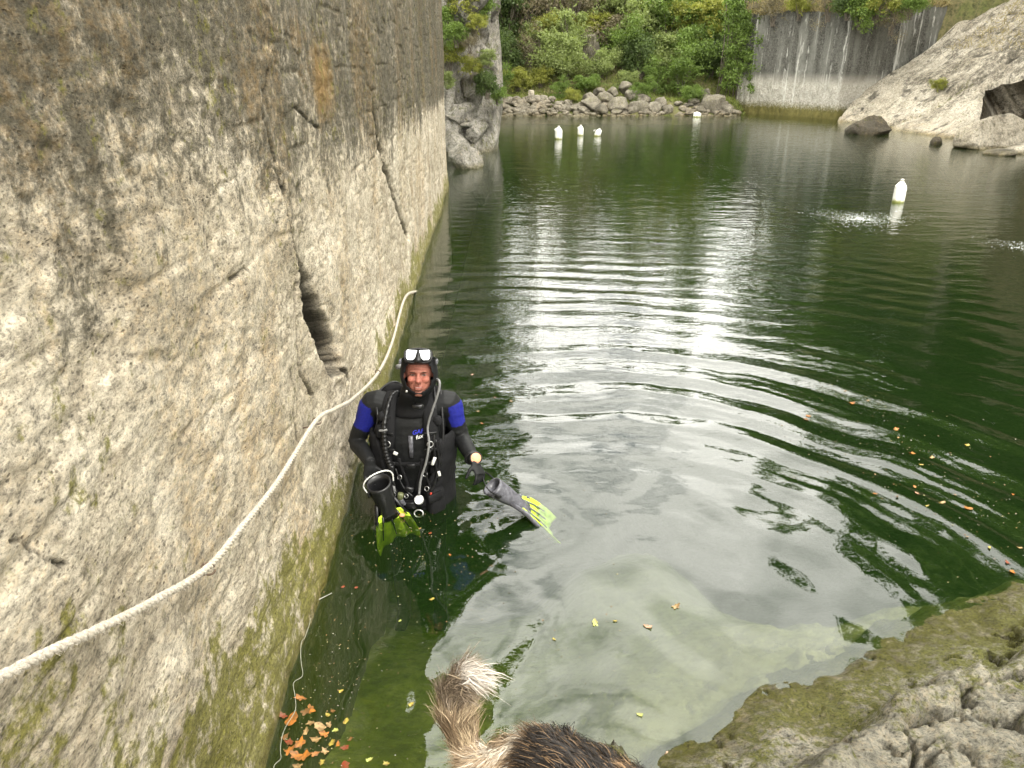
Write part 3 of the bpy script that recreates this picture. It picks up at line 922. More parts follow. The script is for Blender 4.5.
# ------------------------------------------------------------------ water
M['water'] = None
t = NT('pond_water')
fr = t.n('ShaderNodeFresnel'); fr.inputs['IOR'].default_value = 1.56
gl_ = t.n('ShaderNodeBsdfGlossy'); gl_.inputs['Roughness'].default_value = 0.02; gl_.inputs['Color'].default_value = (1, 1, 1, 1)
tr = t.n('ShaderNodeBsdfTransparent'); tr.inputs['Color'].default_value = (0.92, 0.97, 0.82, 1)
df = t.n('ShaderNodeBsdfDiffuse'); df.inputs['Color'].default_value = (0.022, 0.055, 0.012, 1)
mx1 = t.n('ShaderNodeMixShader'); mx1.inputs[0].default_value = 0.22
t.l(tr.outputs[0], mx1.inputs[1]); t.l(df.outputs[0], mx1.inputs[2])
mx2 = t.n('ShaderNodeMixShader')
g = t.n('ShaderNodeNewGeometry'); sx = t.n('ShaderNodeSeparateXYZ'); t.l(g.outputs['Position'], sx.inputs[0])
fine = t.noise(1.0, 3, 0.5, 0.3, (2.2, 5.5, 1))
fine2 = t.noise(1.0, 3, 0.55, 0.2, (9, 16, 1))
amt = t.ramp(t.math('MULTIPLY', sx.outputs['Y'], 0.05), [(0.16, 0.10), (0.36, 1.0)])
nb = t.bump(t.math('MULTIPLY', fine, amt), 0.16, 0.05)
nb = t.bump(t.math('MULTIPLY', fine2, amt), 0.12, 0.02, nb)
for q in (fr, gl_): t.l(nb, q.inputs['Normal'])
t.l(fr.outputs[0], mx2.inputs[0]); t.l(mx1.outputs[0], mx2.inputs[1]); t.l(gl_.outputs[0], mx2.inputs[2])
t.l(mx2.outputs[0], t.out.inputs['Surface'])
ab = t.n('ShaderNodeVolumeAbsorption'); ab.inputs['Color'].default_value = (0.60, 0.67, 0.38, 1); ab.inputs['Density'].default_value = 1.05
t.l(ab.outputs[0], t.out.inputs['Volume'])
M['water'] = t.m

yw = [0.6]
while yw[-1] < 41: yw.append(yw[-1] + max(0.016, 0.0052 * yw[-1]))
yw = np.array(yw)
xw = [0.0]
while xw[-1] < 22: xw.append(xw[-1] + (0.022 if xw[-1] < 3.5 else 0.022 + 0.012 * (xw[-1] - 3.5)))
xn = [0.0]
while xn[-1] > -8: xn.append(xn[-1] - (0.022 if xn[-1] > -1.6 else 0.15))
xw = np.array(xn[::-1][:-1] + xw)
Xg, Yg = np.meshgrid(xw, yw, indexing='ij')
cx, cy = 0.35, 2.7
r = np.hypot(Xg - cx, Yg - cy)
rw = r + 0.16 * fbm(Xg * 0.8, Yg * 0.8, oct=2, seed=151) + 0.03 * fbm(Xg * 3, Yg * 1.5, oct=2, seed=152)
Aenv = 0.0050 * sst(1.3, 2.8, r) * sst(10.5, 5.0, r) * (0.35 + 0.65 * sst(4.5, 1.5, Xg - 0.28 * Yg)) + 0.0012 * sst(0.3, 1.5, r) * sst(9, 2, r)
Aenv *= (0.6 + 0.55 * fbm(Xg * 0.5, Yg * 0.7, oct=2, seed=153))
hgt = Aenv * (np.sin(2 * np.pi * rw / 0.46) + 0.30 * np.sin(2 * np.pi * rw / 0.27 + 1.3) + 0.20 * np.sin(2 * np.pi * (rw + .02 * fbm(Xg * 6, Yg * 4, oct=2, seed=160)) / 0.125))
# soft wobble round the diver
near = sst(4.2, 2.0, np.hypot(Xg + 0.3, Yg - 3.2))
rw_ = np.random.default_rng(12)
for i in range(22):
    th_ = rw_.uniform(0, np.pi); lam_ = rw_.uniform(0.22, 0.75); ph_ = rw_.uniform(0, 6.28)
    k_ = 2 * np.pi / lam_
    wv = np.sin(k_ * (Xg * np.cos(th_) + Yg * np.sin(th_)) + ph_ + 1.5 * np.sin(Xg * 1.3 + i) + 1.2 * np.cos(Yg * 1.1 + i * 2))
    hgt += wv * lam_ * (near * 0.0012 + sst(9, 3, Yg) * 0.0005)
for i in range(16):
    th_ = rw_.uniform(0, np.pi); lam_ = rw_.uniform(0.09, 0.2); k_ = 2 * np.pi / lam_
    hgt += np.sin(k_ * (Xg * np.cos(th_) + Yg * np.sin(th_)) + rw_.uniform(0, 6.28) + 1.5 * np.sin(Xg * 3 + i) + 1.5 * np.cos(Yg * 2.3 + i)) * lam_ * 0.0006 * sst(9, 3, Yg) * (0.5 + 0.5 * vn(Xg * 1.2 + i, Yg * 1.2, seed=163))
for (qx, qy, rr, am, lam) in ((-0.62, 3.95, 0.8, 0.0012, 0.14), (0.05, 3.7, 0.5, 0.0010, 0.12)):
    d = np.hypot(Xg - qx, Yg - qy) + 0.12 * fbm(Xg * 4, Yg * 4, oct=2, seed=159); hgt += am * np.exp(-(d / rr) ** 2 * 2) * np.sin(2 * np.pi * d / lam)
# far chop
far = sst(5, 10, Yg) * sst(26, 12, Yg)
hgt += far * 0.0026 * fbm(Xg * 1.6, Yg * 3.4, oct=3, seed=155)
hgt += sst(14, 25, Yg) * 0.0015 * fbm(Xg * 1.2, Yg * 2.4, oct=2, seed=156)
BUB = [(Vector((5.75, 12.6, 0)), 0.62), (Vector((7.35, 10.5, 0)), 0.42)]
for c_, rr in BUB:
    d = np.hypot(Xg - c_.x, Yg - c_.y)
    hgt += 0.006 * np.exp(-(d / (rr * 1.1)) ** 2) * np.sin(2 * np.pi * d / 0.14) + 0.010 * sst(rr * 1.3, rr * 0.3, d) * fbm(Xg * 9, Yg * 9, oct=3, seed=158)
def water_h(x, y):
    i = min(max(np.searchsorted(xw, x), 1), len(xw) - 1); j = min(max(np.searchsorted(yw, y), 1), len(yw) - 1)
    return float(hgt[i, j])
v = np.stack([Xg, Yg, hgt], -1).reshape(-1, 3)
f = gridfaces(len(xw), len(yw))
N = len(v); nx, ny = len(xw), len(yw)
ring = [i * ny for i in range(nx)] + [(nx - 1) * ny + j for j in range(1, ny)] + [i * ny + ny - 1 for i in range(nx - 2, -1, -1)] + [j for j in range(ny - 2, 0, -1)]
bm = bmesh.new()
low = v[ring].copy(); low[:, 2] = -6
vv = np.concatenate([v, low])
sides = [(ring[(k + 1) % len(ring)], ring[k], N + k, N + (k + 1) % len(ring)) for k in range(len(ring))]
me = npmesh('water', vv, np.concatenate([f, np.array(sides)]))
b2 = bmesh.new(); b2.from_mesh(me); b2.verts.ensure_lookup_table()
b2.faces.new([b2.verts[N + k] for k in range(len(ring))]); bmesh.ops.recalc_face_normals(b2, faces=b2.faces); b2.to_mesh(me); b2.free()
bm.free()
o = link('water', me, M['water']); o['kind'] = 'structure'

# ------------------------------------------------------------------ vegetation
def leaf_cloud(n, size, centers, radii, rs, squash=0.75, shell=0.5, fold=0.3, aspect=0.55, droop=0.0):
    """n folded leaf quads scattered through a set of clumps; returns verts, faces, tint"""
    ci = rs.integers(0, len(centers), n)
    d = rs.normal(size=(n, 3)); d /= np.linalg.norm(d, axis=1)[:, None]
    rad = rs.uniform(0, 1, n) ** shell
    p = centers[ci] + d * (rad * radii[ci])[:, None] * np.array([1, 1, squash])
    p = p + 0.15 * radii[ci][:, None] * rs.normal(size=(n, 3)) * 0.6
    a = rs.normal(size=(n, 3)); a[:, 2] -= droop; a /= np.linalg.norm(a, axis=1)[:, None]
    b = np.cross(a, rs.normal(size=(n, 3))); b /= np.linalg.norm(b, axis=1)[:, None]
    s_ = size * rs.uniform(0.5, 1.4, n)[:, None]
    v = np.stack([p - a * s_ * .5, p + b * s_ * aspect * .5, p + a * s_ * .5, p - b * s_ * aspect * .5], 1).reshape(-1, 3)
    f = np.arange(4 * n).reshape(-1, 4)
    clump_t = rs.uniform(0, 1, len(centers))
    tint = np.clip(0.55 * clump_t[ci] + 0.45 * rs.uniform(0, 1, n), 0, 1)
    return v, f, np.repeat(tint, 4)


LEAF = {
    'pale': leafmat('pale_leaves', (0.13, 0.16, 0.05), (0.34, 0.40, 0.16)),
    'mid': leafmat('green_leaves', (0.07, 0.11, 0.025), (0.22, 0.31, 0.075)),
    'dark': leafmat('dark_leaves', (0.035, 0.06, 0.02), (0.13, 0.18, 0.06)),
    'yellow': leafmat('yellowing_leaves', (0.14, 0.16, 0.03), (0.40, 0.40, 0.10)),
    'brown': leafmat('brown_twigs', (0.09, 0.08, 0.05), (0.24, 0.20, 0.12), 0.15),
    'dry': leafmat('dry_grass_blades', (0.20, 0.16, 0.07), (0.46, 0.38, 0.19), 0.2),
    'grass': leafmat('grass_blades', (0.09, 0.12, 0.025), (0.28, 0.31, 0.08), 0.3),
}
M['bark'] = plain('bark', (0.13, 0.11, 0.085), 0.9, nscale=20, bump=0.8, bd=0.02)
PROTO = {}
protocount = {}


def shrub_proto(kind, variant, n=7000, size=0.085, tall=1.0, leaf=None):
    rs = np.random.default_rng(hash((variant, n)) % 1000 + variant * 7)
    k = 16
    cen = rs.normal(size=(k, 3)) * np.array([0.42, 0.36, 0.34 * tall]) + np.array([0, 0, 0.85 * tall])
    rad = rs.uniform(0.20, 0.52, k)
    v, f, tint = leaf_cloud(n, size, cen, rad, rs, shell=0.6)
    # long arching sprays break the outline
    m = 34; sv = []
    for i in range(m):
        a = rs.uniform(0, 2 * np.pi); up = rs.uniform(0.3, 1.2)
        st_ = np.array([0, 0, 0.5 * tall]) + rs.normal(size=3) * 0.2
        dr = np.array([np.cos(a), np.sin(a), up])
        L_ = rs.uniform(0.7, 1.25)
        for s in np.linspace(0.45, 1, 40):
            q = st_ + dr * s * L_ * np.array([0.8, 0.8, 0.9 * tall]) - np.array([0, 0, 0.45 * s ** 3])
            sv.append(q + rs.normal(size=3) * 0.03)
    sv = np.array(sv); v2, f2, t2 = leaf_cloud(len(sv), size * 0.9, sv, np.full(len(sv), 0.03), rs)
    v = np.concatenate([v, v2]); f = np.concatenate([f, f2 + len(v) - len(v2)]); tint = np.concatenate([tint, t2])
    crown = npmesh('crown', v, f, dict(tint=tint)); crown.materials.append(LEAF[leaf or kind])
    mb = MB()
    for i in range(9):
        a = rs.uniform(0, 6.28); l_ = rs.uniform(.7, 1.2) * tall
        p0 = Vector((rs.normal() * .06, rs.normal() * .06, -0.1)); p2 = Vector((math.cos(a) * .45, math.sin(a) * .4, l_))
        mb.tube([p0, p0.lerp(p2, .4) + Vector((0, 0, .1)), p2], [0.03, 0.018, 0.006], 5)
    stem = mb.mesh('stems'); stem.materials.append(M['bark'])
    return crown, stem


def tree_proto(variant, leaf='mid', n=9000, size=0.26, tall=1.0):
    rs = np.random.default_rng(variant + 77)
    k = 26
    cen = rs.normal(size=(k, 3)) * np.array([1.5, 1.5, 1.5 * tall]) + np.array([0, 0, 4.8 * tall])
    rad = rs.uniform(0.6, 1.35, k)
    v, f, tint = leaf_cloud(n, size, cen, rad, rs, shell=0.7)
    crown = npmesh('crown', v, f, dict(tint=tint)); crown.materials.append(LEAF[leaf])
    mb = MB()
    mb.tube([(0, 0, -.4), (.1, 0, 1.5), (0, .1, 3.2), (.05, 0, 5.4 * tall)], [.22, .17, .12, .04], 8)
    for i in range(12):
        c_ = Vector(cen[i]); b_ = Vector((0.05, 0.05, rs.uniform(1.8, 3.8) * tall))
        mb.tube([b_, b_.lerp(c_, .5) + Vector((0, 0, .15)), c_], [.07, .045, .015], 6)
    tr_ = mb.mesh('trunk'); tr_.materials.append(M['bark'])
    return crown, tr_


def place_plant(name, protos, loc, sc, rz, label, cat, group, stemname='stems', tilt=(0, 0)):
    e = empty(name, loc, label, cat, group)
    e.rotation_euler = (tilt[0], tilt[1], rz); e.scale = sc if hasattr(sc, '__len__') else (sc, sc, sc)
    for nm, me_ in (('crown', protos[0]), (stemname, protos[1])):
        o_ = bpy.data.objects.new(nm, me_); o_.parent = e; COL.objects.link(o_)
    return e


SH = {
    'pale': [shrub_proto('pale', 1), shrub_proto('pale', 2, tall=1.3)],
    'mid': [shrub_proto('mid', 3), shrub_proto('mid', 4, tall=1.3), shrub_proto('mid', 5)],
    'dark': [shrub_proto('dark', 6), shrub_proto('dark', 7, tall=1.4)],
    'yellow': [shrub_proto('yellow', 8)],
    'brown': [shrub_proto('brown', 9, n=4000, size=0.06), shrub_proto('brown', 10, n=4000, size=0.06, tall=1.3)],
}
KIND_TXT = {'pale': 'pale green willowy shrub', 'mid': 'mid green leafy shrub', 'dark': 'dark green dense shrub', 'yellow': 'yellowing light green shrub', 'brown': 'brown half bare shrub'}
# pixel foot, scale, kind on the far hillside
bush = [(505, 70, 1.2, 'dark'), (507, 40, 1.5, 'dark'), (512, 15, 1.6, 'mid'), (498, 95, 0.7, 'mid'), (518, 88, 0.7, 'yellow'), (530, 62, 0.9, 'brown'), (526, 25, 1.4, 'brown'), (541, 85, 0.6, 'yellow'),
        (548, 72, 1.1, 'pale'), (545, 45, 1.0, 'yellow'), (552, 20, 1.3, 'brown'), (566, 78, 1.1, 'pale'), (570, 50, 1.1, 'pale'), (575, 18, 1.1, 'brown'), (585, 88, 0.7, 'mid'), (560, 95, 0.55, 'mid'),
        (602, 75, 0.9, 'pale'), (607, 50, 1.2, 'brown'), (600, 15, 1.2, 'brown'), (617, 30, 1.4, 'pale'), (622, 65, 1.2, 'mid'), (630, 8, 1.5, 'dark'), (640, 75, 1.1, 'dark'), (637, 50, 1.3, 'pale'),
        (650, 25, 1.5, 'yellow'), (655, 90, 0.8, 'mid'), (662, 70, 1.2, 'pale'), (668, 45, 1.4, 'mid'), (672, 12, 1.6, 'yellow'), (680, 92, 1.0, 'mid'), (690, 100, 0.6, 'mid'), (688, 72, 1.2, 'mid'),
        (695, 45, 1.5, 'yellow'), (700, 22, 1.6, 'mid'), (710, 75, 1.1, 'dark'), (716, 50, 1.5, 'mid'), (720, 20, 1.8, 'mid'), (737, 35, 1.2, 'mid'), (745, 12, 1.6, 'yellow'), (729, 80, 0.8, 'dark'),
        (643, 98, 0.5, 'mid'), (573, 98, 0.4, 'yellow'), (535, 45, 0.8, 'pale'), (590, 35, 0.9, 'yellow'), (628, 88, .55, 'pale'), (756, 2, 1.3, 'mid')]


def hill_hit(px, py):
    d = ray(px, py)
    for Yd in np.arange(36.0, 60, 0.1):
        t_ = Yd / d.y; z = HC + d.z * t_
        if z <= hill_z(np.array(d.x * t_), np.array(Yd)): return Vector((d.x * t_, Yd, float(hill_z(np.array(d.x * t_), np.array(Yd)))))
    return Vector((d.x * 60 / d.y, 60, 8))


cnt = {}
order = sorted(bush)
for (x, y, s, k) in order:
    row = 'low on' if y > 70 else ('halfway up' if y > 32 else 'high on')
    cnt[(k, row)] = cnt.get((k, row), 0) + 1
    p = hill_hit(x, min(y + 4, 108))
    p.z -= 0.1
    sc = s * (1.0 + 0.012 * max(0, 40 - y))
    pr = SH[k][random.randrange(len(SH[k]))]
    place_plant('shrub', pr, p, (sc * random.uniform(.9, 1.2), sc, sc * random.uniform(.85, 1.15)), random.uniform(0, 6.28),
                '%s %s the far hillside, %s of its kind from the left' % (KIND_TXT[k], row, names[cnt[(k, row)] - 1]), 'shrub', 'shrubs on the far hillside')

TP = [tree_proto(1, 'mid'), tree_proto(2, 'dark'), tree_proto(3, 'mid', tall=1.25), tree_proto(4, 'yellow', n=8000)]
tp_txt = ['mid green broadleaf tree', 'dark green dense tree', 'tall mid green tree', 'yellowing light green tree']
trees = [  # x, y, z, scale, kind : trees on the rims, seen in the water and above the walls
    (1.5, 50, 5.5, 0.62, 0), (3.4, 49, 5.6, .6, 2), (5.4, 50, 5.8, 0.62, 1), (7.4, 49, 5.6, .6, 0), (9.5, 50, 5.6, .65, 1), (11.5, 49, 5.6, 0.75, 0), (-0.5, 49, 5, .65, 1), (-2.5, 49, 5, .8, 0), (14.0, 43, 5.0, 1.1, 2), (17.5, 39, 5.4, 1.15, 1), (21.0, 35.5, 6.0, 1.35, 0),
    (17.5, 41, 6.5, 1.3, 0), (19.5, 39, 8, 1.5, 2), (15.5, 40, 5.5, 1.1, 0), (22.5, 37.5, 9, 1.7, 1), (19.5, 33.5, 6, 1.5, 1), (23.5, 29.0, 8.5, 1.8, 0), (23, 25.0, 8.5, 1.8, 2), (22.5, 21, 8.5, 1.8, 1), (23, 16.5, 8.5, 1.8, 2), (22.5, 12, 8.5, 1.8, 0),
    (22.0, 31.0, 6.0, 1.7, 2), (21.5, 27.0, 6.2, 1.45, 1), (20.5, 23.0, 6.0, 1.4, 0), (20.5, 18.5, 6.0, 1.45, 2), (20.0, 14.0, 6.0, 1.4, 1), (20.5, 9.0, 6.0, 1.5, 0),
    (26, 25, 8, 1.6, 1), (26, 17, 8, 1.6, 0), (25.5, 33, 8, 1.6, 2),
    (-3.0, 25.0, 6.3, 0.95, 1), (-2.0, 28.5, 5.0, 1.0, 0), (-4.0, 18.5, 7.2, 0.8, 2), (-3.4, 12.5, 7.2, 0.75, 0), (-3.8, 7.0, 7.2, 0.8, 1), (-2.9, 3.5, 7.4, .75, 2), (-2.8, 9.8, 7.4, .75, 1), (-2.9, 15.4, 7.4, .75, 0), (-2.6, 21.0, 6.5, .75, 2), (-2.2, 33.0, 4.5, 1.1, 1), (-3.5, 38, 5, 1.1, 0),
]
side = lambda x, y: ('on the rim above the tilted slab' if (x > 15 and y > 22) else 'on the rim above the right cliff' if x > 15 else 'behind the far hillside' if y > 40 else 'above the left rock wall' if y < 20 else 'behind the left outcrop')
tc_ = {}
for (x, y, z, s, k) in trees:
    if y > 44: z = float(hill_z(np.array(x * 1.0), np.array(y * 1.0))) - .3
    w_ = side(x, y); tc_[(w_, k)] = tc_.get((w_, k), 0) + 1
    place_plant('tree', TP[k], (x, y, z), (s, s, s * random.uniform(.92, 1.08)), random.uniform(0, 6.28),
                '%s %s, %s of its kind there' % (tp_txt[k], w_, names[tc_[(w_, k)] - 1]), 'tree', 'trees on the quarry rim', 'trunk')

# plants clinging to the outcrop
for (x, y, Yd, s, k, lb) in ((440, 22, 21.6, 0.55, 'mid', 'bright green shrub at the top left of the outcrop'),
                             (462, 14, 21.7, 0.5, 'yellow', 'yellow green moss cushion shrub high on the left outcrop'),
                             (450, 62, 21.5, 0.42, 'yellow', 'yellow green tuft halfway up the left outcrop'),
                             (472, 72, 21.4, 0.36, 'yellow', 'small yellow green tuft right of the halfway tuft on the left outcrop'),
                             (487, 90, 21.3, 0.42, 'dark', 'dark shrub hanging over the grey blocks of the left outcrop'),
                             (497, 98, 22.0, 0.32, 'mid', 'mid green shrub trailing off the right shoulder of the left outcrop'),
                             (456, 38, 21.1, 0.42, 'mid', 'leafy green shrub under the top left tuft of the outcrop'),
                             (447, 84, 21.0, 0.26, 'pale', 'pale green tuft on the left edge of the outcrop above the hollow'),
                             (470, 46, 21.1, 0.34, 'brown', 'brown dry tuft near the centre of the outcrop'),
                             (489, 62, 21.3, 0.26, 'pale', 'pale green tuft on the right pillar of the outcrop'),
                             (478, 28, 21.2, 0.30, 'yellow', 'yellow mossy tuft on the upper right pillar of the outcrop'),
                             (484, 8, 22.6, 0.5, 'mid', 'mid green shrub above the right pillar of the left outcrop')):
    p = AY(x, y, Yd); p.z -= 0.45 * s
    place_plant('shrub', SH[k][0], p, s, random.uniform(0, 6), lb, 'shrub', 'plants on the left outcrop')


def ribbon_plant(n, base_fn, length, width, rs, droop=0.6, up=1.0):
    """grass blades or hanging shoots: tapered two-segment ribbons"""
    P0 = base_fn(n)
    a = rs.normal(size=(n, 3)); a[:, 2] = np.abs(a[:, 2]) * up + 0.6 * up; a /= np.linalg.norm(a, axis=1)[:, None]
    l_ = (length * rs.uniform(0.5, 1.2, n))[:, None]
    P1 = P0 + a * l_ * 0.55
    P2 = P1 + (a - np.array([0, 0, droop])) * l_ * 0.45
    s_ = np.cross(a, rs.normal(size=(n, 3))); s_ /= np.linalg.norm(s_, axis=1)[:, None]
    w_ = width
    v = np.stack([P0 - s_ * w_, P0 + s_ * w_, P1 + s_ * w_ * .7, P1 - s_ * w_ * .7, P2 + s_ * w_ * .15, P2 - s_ * w_ * .15], 1).reshape(-1, 3)
    b = np.arange(n)[:, None] * 6
    f = np.concatenate([b + np.array([[0, 1, 2, 3]]), b + np.array([[3, 2, 4, 5]])])
    return v, f, np.repeat(rs.uniform(0, 1, n), 6)


rs = np.random.default_rng(5)


def strip_base(n):
    u = rs.uniform(-0.02, 1.14, n); off = rs.uniform(0, 1, n) ** 1.5 * 2.6
    x = np.interp(u, [0, 0.8, 1.15], [10.35, 13.4, 18.0]) + .6 * off; y = np.interp(u, [0, 0.8, 1.15], [37.6, 33.2, 33.9]) + .8 * off
    z = np.interp(u, us, topz) - 0.05 + off * 0.42
    return np.stack([x, y, z], -1)


v, f, tn = ribbon_plant(9000, strip_base, 0.42, 0.012, rs, 0.7)
o = link('dry_grass', npmesh('g', v, f, dict(tint=tn)), LEAF['dry'], smooth=False)
tag(o, 'dry golden grass along the top of the stained back wall', 'grass', kind='stuff')


def hill_base(n):
    x = rs.uniform(-0.8, 12.5, n); y = 36.3 + rs.uniform(0, 1, n) ** 1.3 * 7.5
    return np.stack([x, y, hill_z(x, y) - 0.03], -1)


v, f, tn = ribbon_plant(26000, hill_base, 0.24, 0.012, rs, 0.5)
o = link('grass', npmesh('g', v, f, dict(tint=tn)), LEAF['grass'], smooth=False)
tag(o, 'yellow green grass and moss covering the far bank', 'grass', kind='stuff')


def slab_top(n):
    tq = rs.uniform(0.60, 1.0, n) * Ltop; sq = rs.uniform(0.0, 0.8, n)
    keep = 1
    return np.stack([S0.x + along.x * sq + upv.x * tq, S0.y + along.y * sq + upv.y * tq, S0.z + upv.z * tq + 0.03], -1)


v, f, tn = ribbon_plant(1800, slab_top, 0.22, 0.01, rs, 0.6)
o = link('dry_grass', npmesh('g', v, f, dict(tint=tn)), LEAF['dry'], smooth=False)
tag(o, 'thin dry grass growing on the upper part of the tilted slab', 'grass', kind='stuff')
for i, (x, y, s, k, lb) in enumerate(((775, 8, 0.9, 'brown', 'brown shrub over the left end of the stained wall'), (800, 6, 0.7, 'yellow', 'yellow shrub above the middle of the stained wall'),
                                      (830, 4, 0.8, 'brown', 'brown shrub above the white streaks of the stained wall'), (862, 10, 0.9, 'mid', 'green shrub at the top corner between stained wall and slab'),
                                      (893, 18, 0.75, 'brown', 'brown bush hanging where the stained wall meets the slab'), (878, 4, 0.9, 'yellow', 'yellow green bush right above the corner of wall and slab'),
                                      (912, 6, 0.6, 'mid', 'small green bush on the upper left edge of the slab'), (850, 0, 0.9, 'dark', 'dark bush above the right part of the stained wall'))):
    Yd = np.interp(x, [740, 845, 900, 920], [38.0, 32.8, 32.0, 31.5])
    p = AY(x, y, Yd); p.z -= 0.7 * s
    place_plant('shrub', SH[k][0], p, s, i * 1.3, lb, 'shrub', 'shrubs above the back right wall')
p = S0 + along * 0.36 + upv * 2.7
place_plant('shrub', SH['yellow'][0], p - Vector((0, 0, .05)), 0.33, 1.0, 'yellow green tuft growing in the crease of the tilted slab', 'shrub', None)

# ivy curtain at the left end of the stained wall
def ivy_base(n):
    u = rs.uniform(0, 1, n) ** 1.2
    z = rs.uniform(0.5, 1.0, n); top_ = 5.3
    depth = rs.uniform(0, 1, n)
    return np.stack([9.55 + u * 1.45, 37.45 - 0.5 * u + rs.uniform(-.3, .3, n), 0.9 + (4.9 - 0.9) * rs.uniform(0, 1, n) ** (0.55 + 0.8 * u)], -1)


cb = ivy_base(90)
v, f, tn = leaf_cloud(9000, 0.10, cb, rs.uniform(.18, .4, 90), rs, shell=.6)
sh = []
for i in range(60):
    x0 = rs.uniform(9.6, 10.8); z0 = rs.uniform(2.0, 4.0); l_ = rs.uniform(0.6, 1.9)
    for q in np.linspace(0, 1, 30): sh.append((x0 + rs.normal() * .02, 37.3 + rs.normal() * .04, z0 - q * l_))
sh = np.array(sh); v2, f2, t2 = leaf_cloud(len(sh), 0.07, sh, np.full(len(sh), .03), rs)
iv = empty('ivy', (10.2, 37.5, 0.2), 'green ivy curtain hanging over the left end of the stained back wall', 'ivy')
link('foliage', npmesh('i', np.concatenate([v, v2]), np.concatenate([f, f2 + len(v)]), dict(tint=np.concatenate([tn, t2]))), LEAF['mid'], iv, smooth=False)
mb = MB()
for i in range(14):
    x0 = 9.5 + i * .1; mb.tube([(x0, 37.6, 4.8), (x0 + rs.normal() * .1, 37.45, 3), (x0 + rs.normal() * .15, 37.5, .3)], .02, 5)
mb.build('stems', M['bark'], iv)

# ------------------------------------------------------------------ rope, hooks, wire
def catmull(pts, n=12):
    pts = [Vector(p) for p in pts]; P = [pts[0] * 2 - pts[1]] + pts + [pts[-1] * 2 - pts[-2]]; out = []
    for i in range(1, len(P) - 2):
        for k in range(n):
            t_ = k / n; a, b, c, d = P[i - 1:i + 3]
            out.append(0.5 * ((2 * b) + (c - a) * t_ + (2 * a - 5 * b + 4 * c - d) * t_ ** 2 + (3 * b - a - 3 * c + d) * t_ ** 3))
    out.append(pts[-1]); return out


t = NT('rope_fibre')
nz = t.noise(160, 5, 0.7)
c = t.mix(t.ramp(nz, [(0.35, 0), (0.6, 1)]), (0.30, 0.26, 0.21), (0.60, 0.55, 0.47))
c = t.mix(t.ramp(t.noise(6, 4), [(0.4, 0), (0.7, 0.5)]), c, (0.42, 0.37, 0.28))
M['rope'] = t.bsdf(c, 0.9, t.bump(nz, 1.0, 0.003))
rp = [WALL(x, y, 0.045) for x, y in ((-60, 700), (0, 677), (38, 657), (96, 630), (144, 606), (206, 569), (240, 529), (278, 481), (316, 421), (335, 409), (354, 398), (378, 373), (392, 343), (405, 298))]
rp.append(Vector((WA + WB * 8.6 + .03, 8.6, -0.05)))
path = catmull(rp, 30)
# resample evenly and twist three strands
L_ = [0]
for a, b in zip(path[:-1], path[1:]): L_.append(L_[-1] + (b - a).length)
tot = L_[-1]; N_ = int(tot / 0.006)
Pn = np.array(path); Ls = np.array(L_); q = np.linspace(0, tot, N_)
C_ = np.stack([np.interp(q, Ls, Pn[:, i]) for i in range(3)], -1)
T_ = np.gradient(C_, axis=0); T_ /= np.linalg.norm(T_, axis=1)[:, None]
A_ = np.cross(T_, np.array([1.0, 0, 0])); A_ /= np.linalg.norm(A_, axis=1)[:, None]
B_ = np.cross(T_, A_)
rope = empty('rope', tuple(C_[0]), 'thick white rope strung along the left wall through iron hooks', 'rope')
vs, fs, off = [], [], 0
for s in range(3):
    th = 2 * np.pi * (q / 0.075) + s * 2 * np.pi / 3
    cen = C_ + 0.0052 * (A_ * np.cos(th)[:, None] + B_ * np.sin(th)[:, None])
    ang = np.linspace(0, 2 * np.pi, 9)[:-1]
    rr = 0.0066 * (1 + 0.10 * rng.normal(size=(N_, 1, 1)))
    v = cen[:, None, :] + rr * (A_[:, None, :] * np.cos(ang)[None, :, None] + B_[:, None, :] * np.sin(ang)[None, :, None])
    v = v.reshape(-1, 3)
    i = np.arange(N_ - 1)[:, None]; j = np.arange(8)[None, :]; j2 = (j + 1) % 8
    f = np.stack([i * 8 + j, (i + 1) * 8 + j, (i + 1) * 8 + j2, i * 8 + j2], -1).reshape(-1, 4)
    vs.append(v); fs.append(f + off); off += len(v)
link('strands', npmesh('rope', np.concatenate(vs), np.concatenate(fs)), M['rope'], rope)
# fuzz
nf = 9000
ii = rng.integers(0, N_, nf); dr = rng.normal(size=(nf, 3)); dr /= np.linalg.norm(dr, axis=1)[:, None]
p0 = C_[ii] + dr * 0.009; p1 = p0 + dr * 0.006 + rng.normal(size=(nf, 3)) * 0.003; sd3 = np.cross(dr, T_[ii]) * 0.0004
v = np.stack([p0 - sd3, p0 + sd3, p1 + sd3, p1 - sd3], 1).reshape(-1, 3)
link('fuzz', npmesh('fz', v, np.arange(4 * nf).reshape(-1, 4)), M['rope'], rope, smooth=False)

M['rust'] = plain('rusty_iron', (0.11, 0.075, 0.05), 0.7, 0.4, 90, 0.5, 0.8)
M['steel'] = plain('worn_steel', (0.55, 0.55, 0.55), 0.3, 0.9, 60, 0.15)
for (x, y, lb) in ((208, 569, 'rusty iron ring hook holding the rope on the pale wall, nearest the camera'), (317, 421, 'rusty iron ring hook holding the rope just left of the diver'), (378, 372, 'small iron hook holding the rope behind the diver\'s shoulder')):
    c = WALL(x, y, 0.045)
    e = empty('rope_hook', tuple(c), lb, 'hook', 'iron hooks holding the rope')
    MB().torus(c, 0.021, 0.0035, Euler((0.5, 0.2, 0.9)), arc=0.92).build('ring', M['rust'], e)
    MB().tube([c + Vector((-0.004, -0.02, -0.004)), c + Vector((-0.03, -0.05, -.008)), c + Vector((-0.10, -0.075, -0.01))], 0.004, 8).build('spike', M['rust'], e)
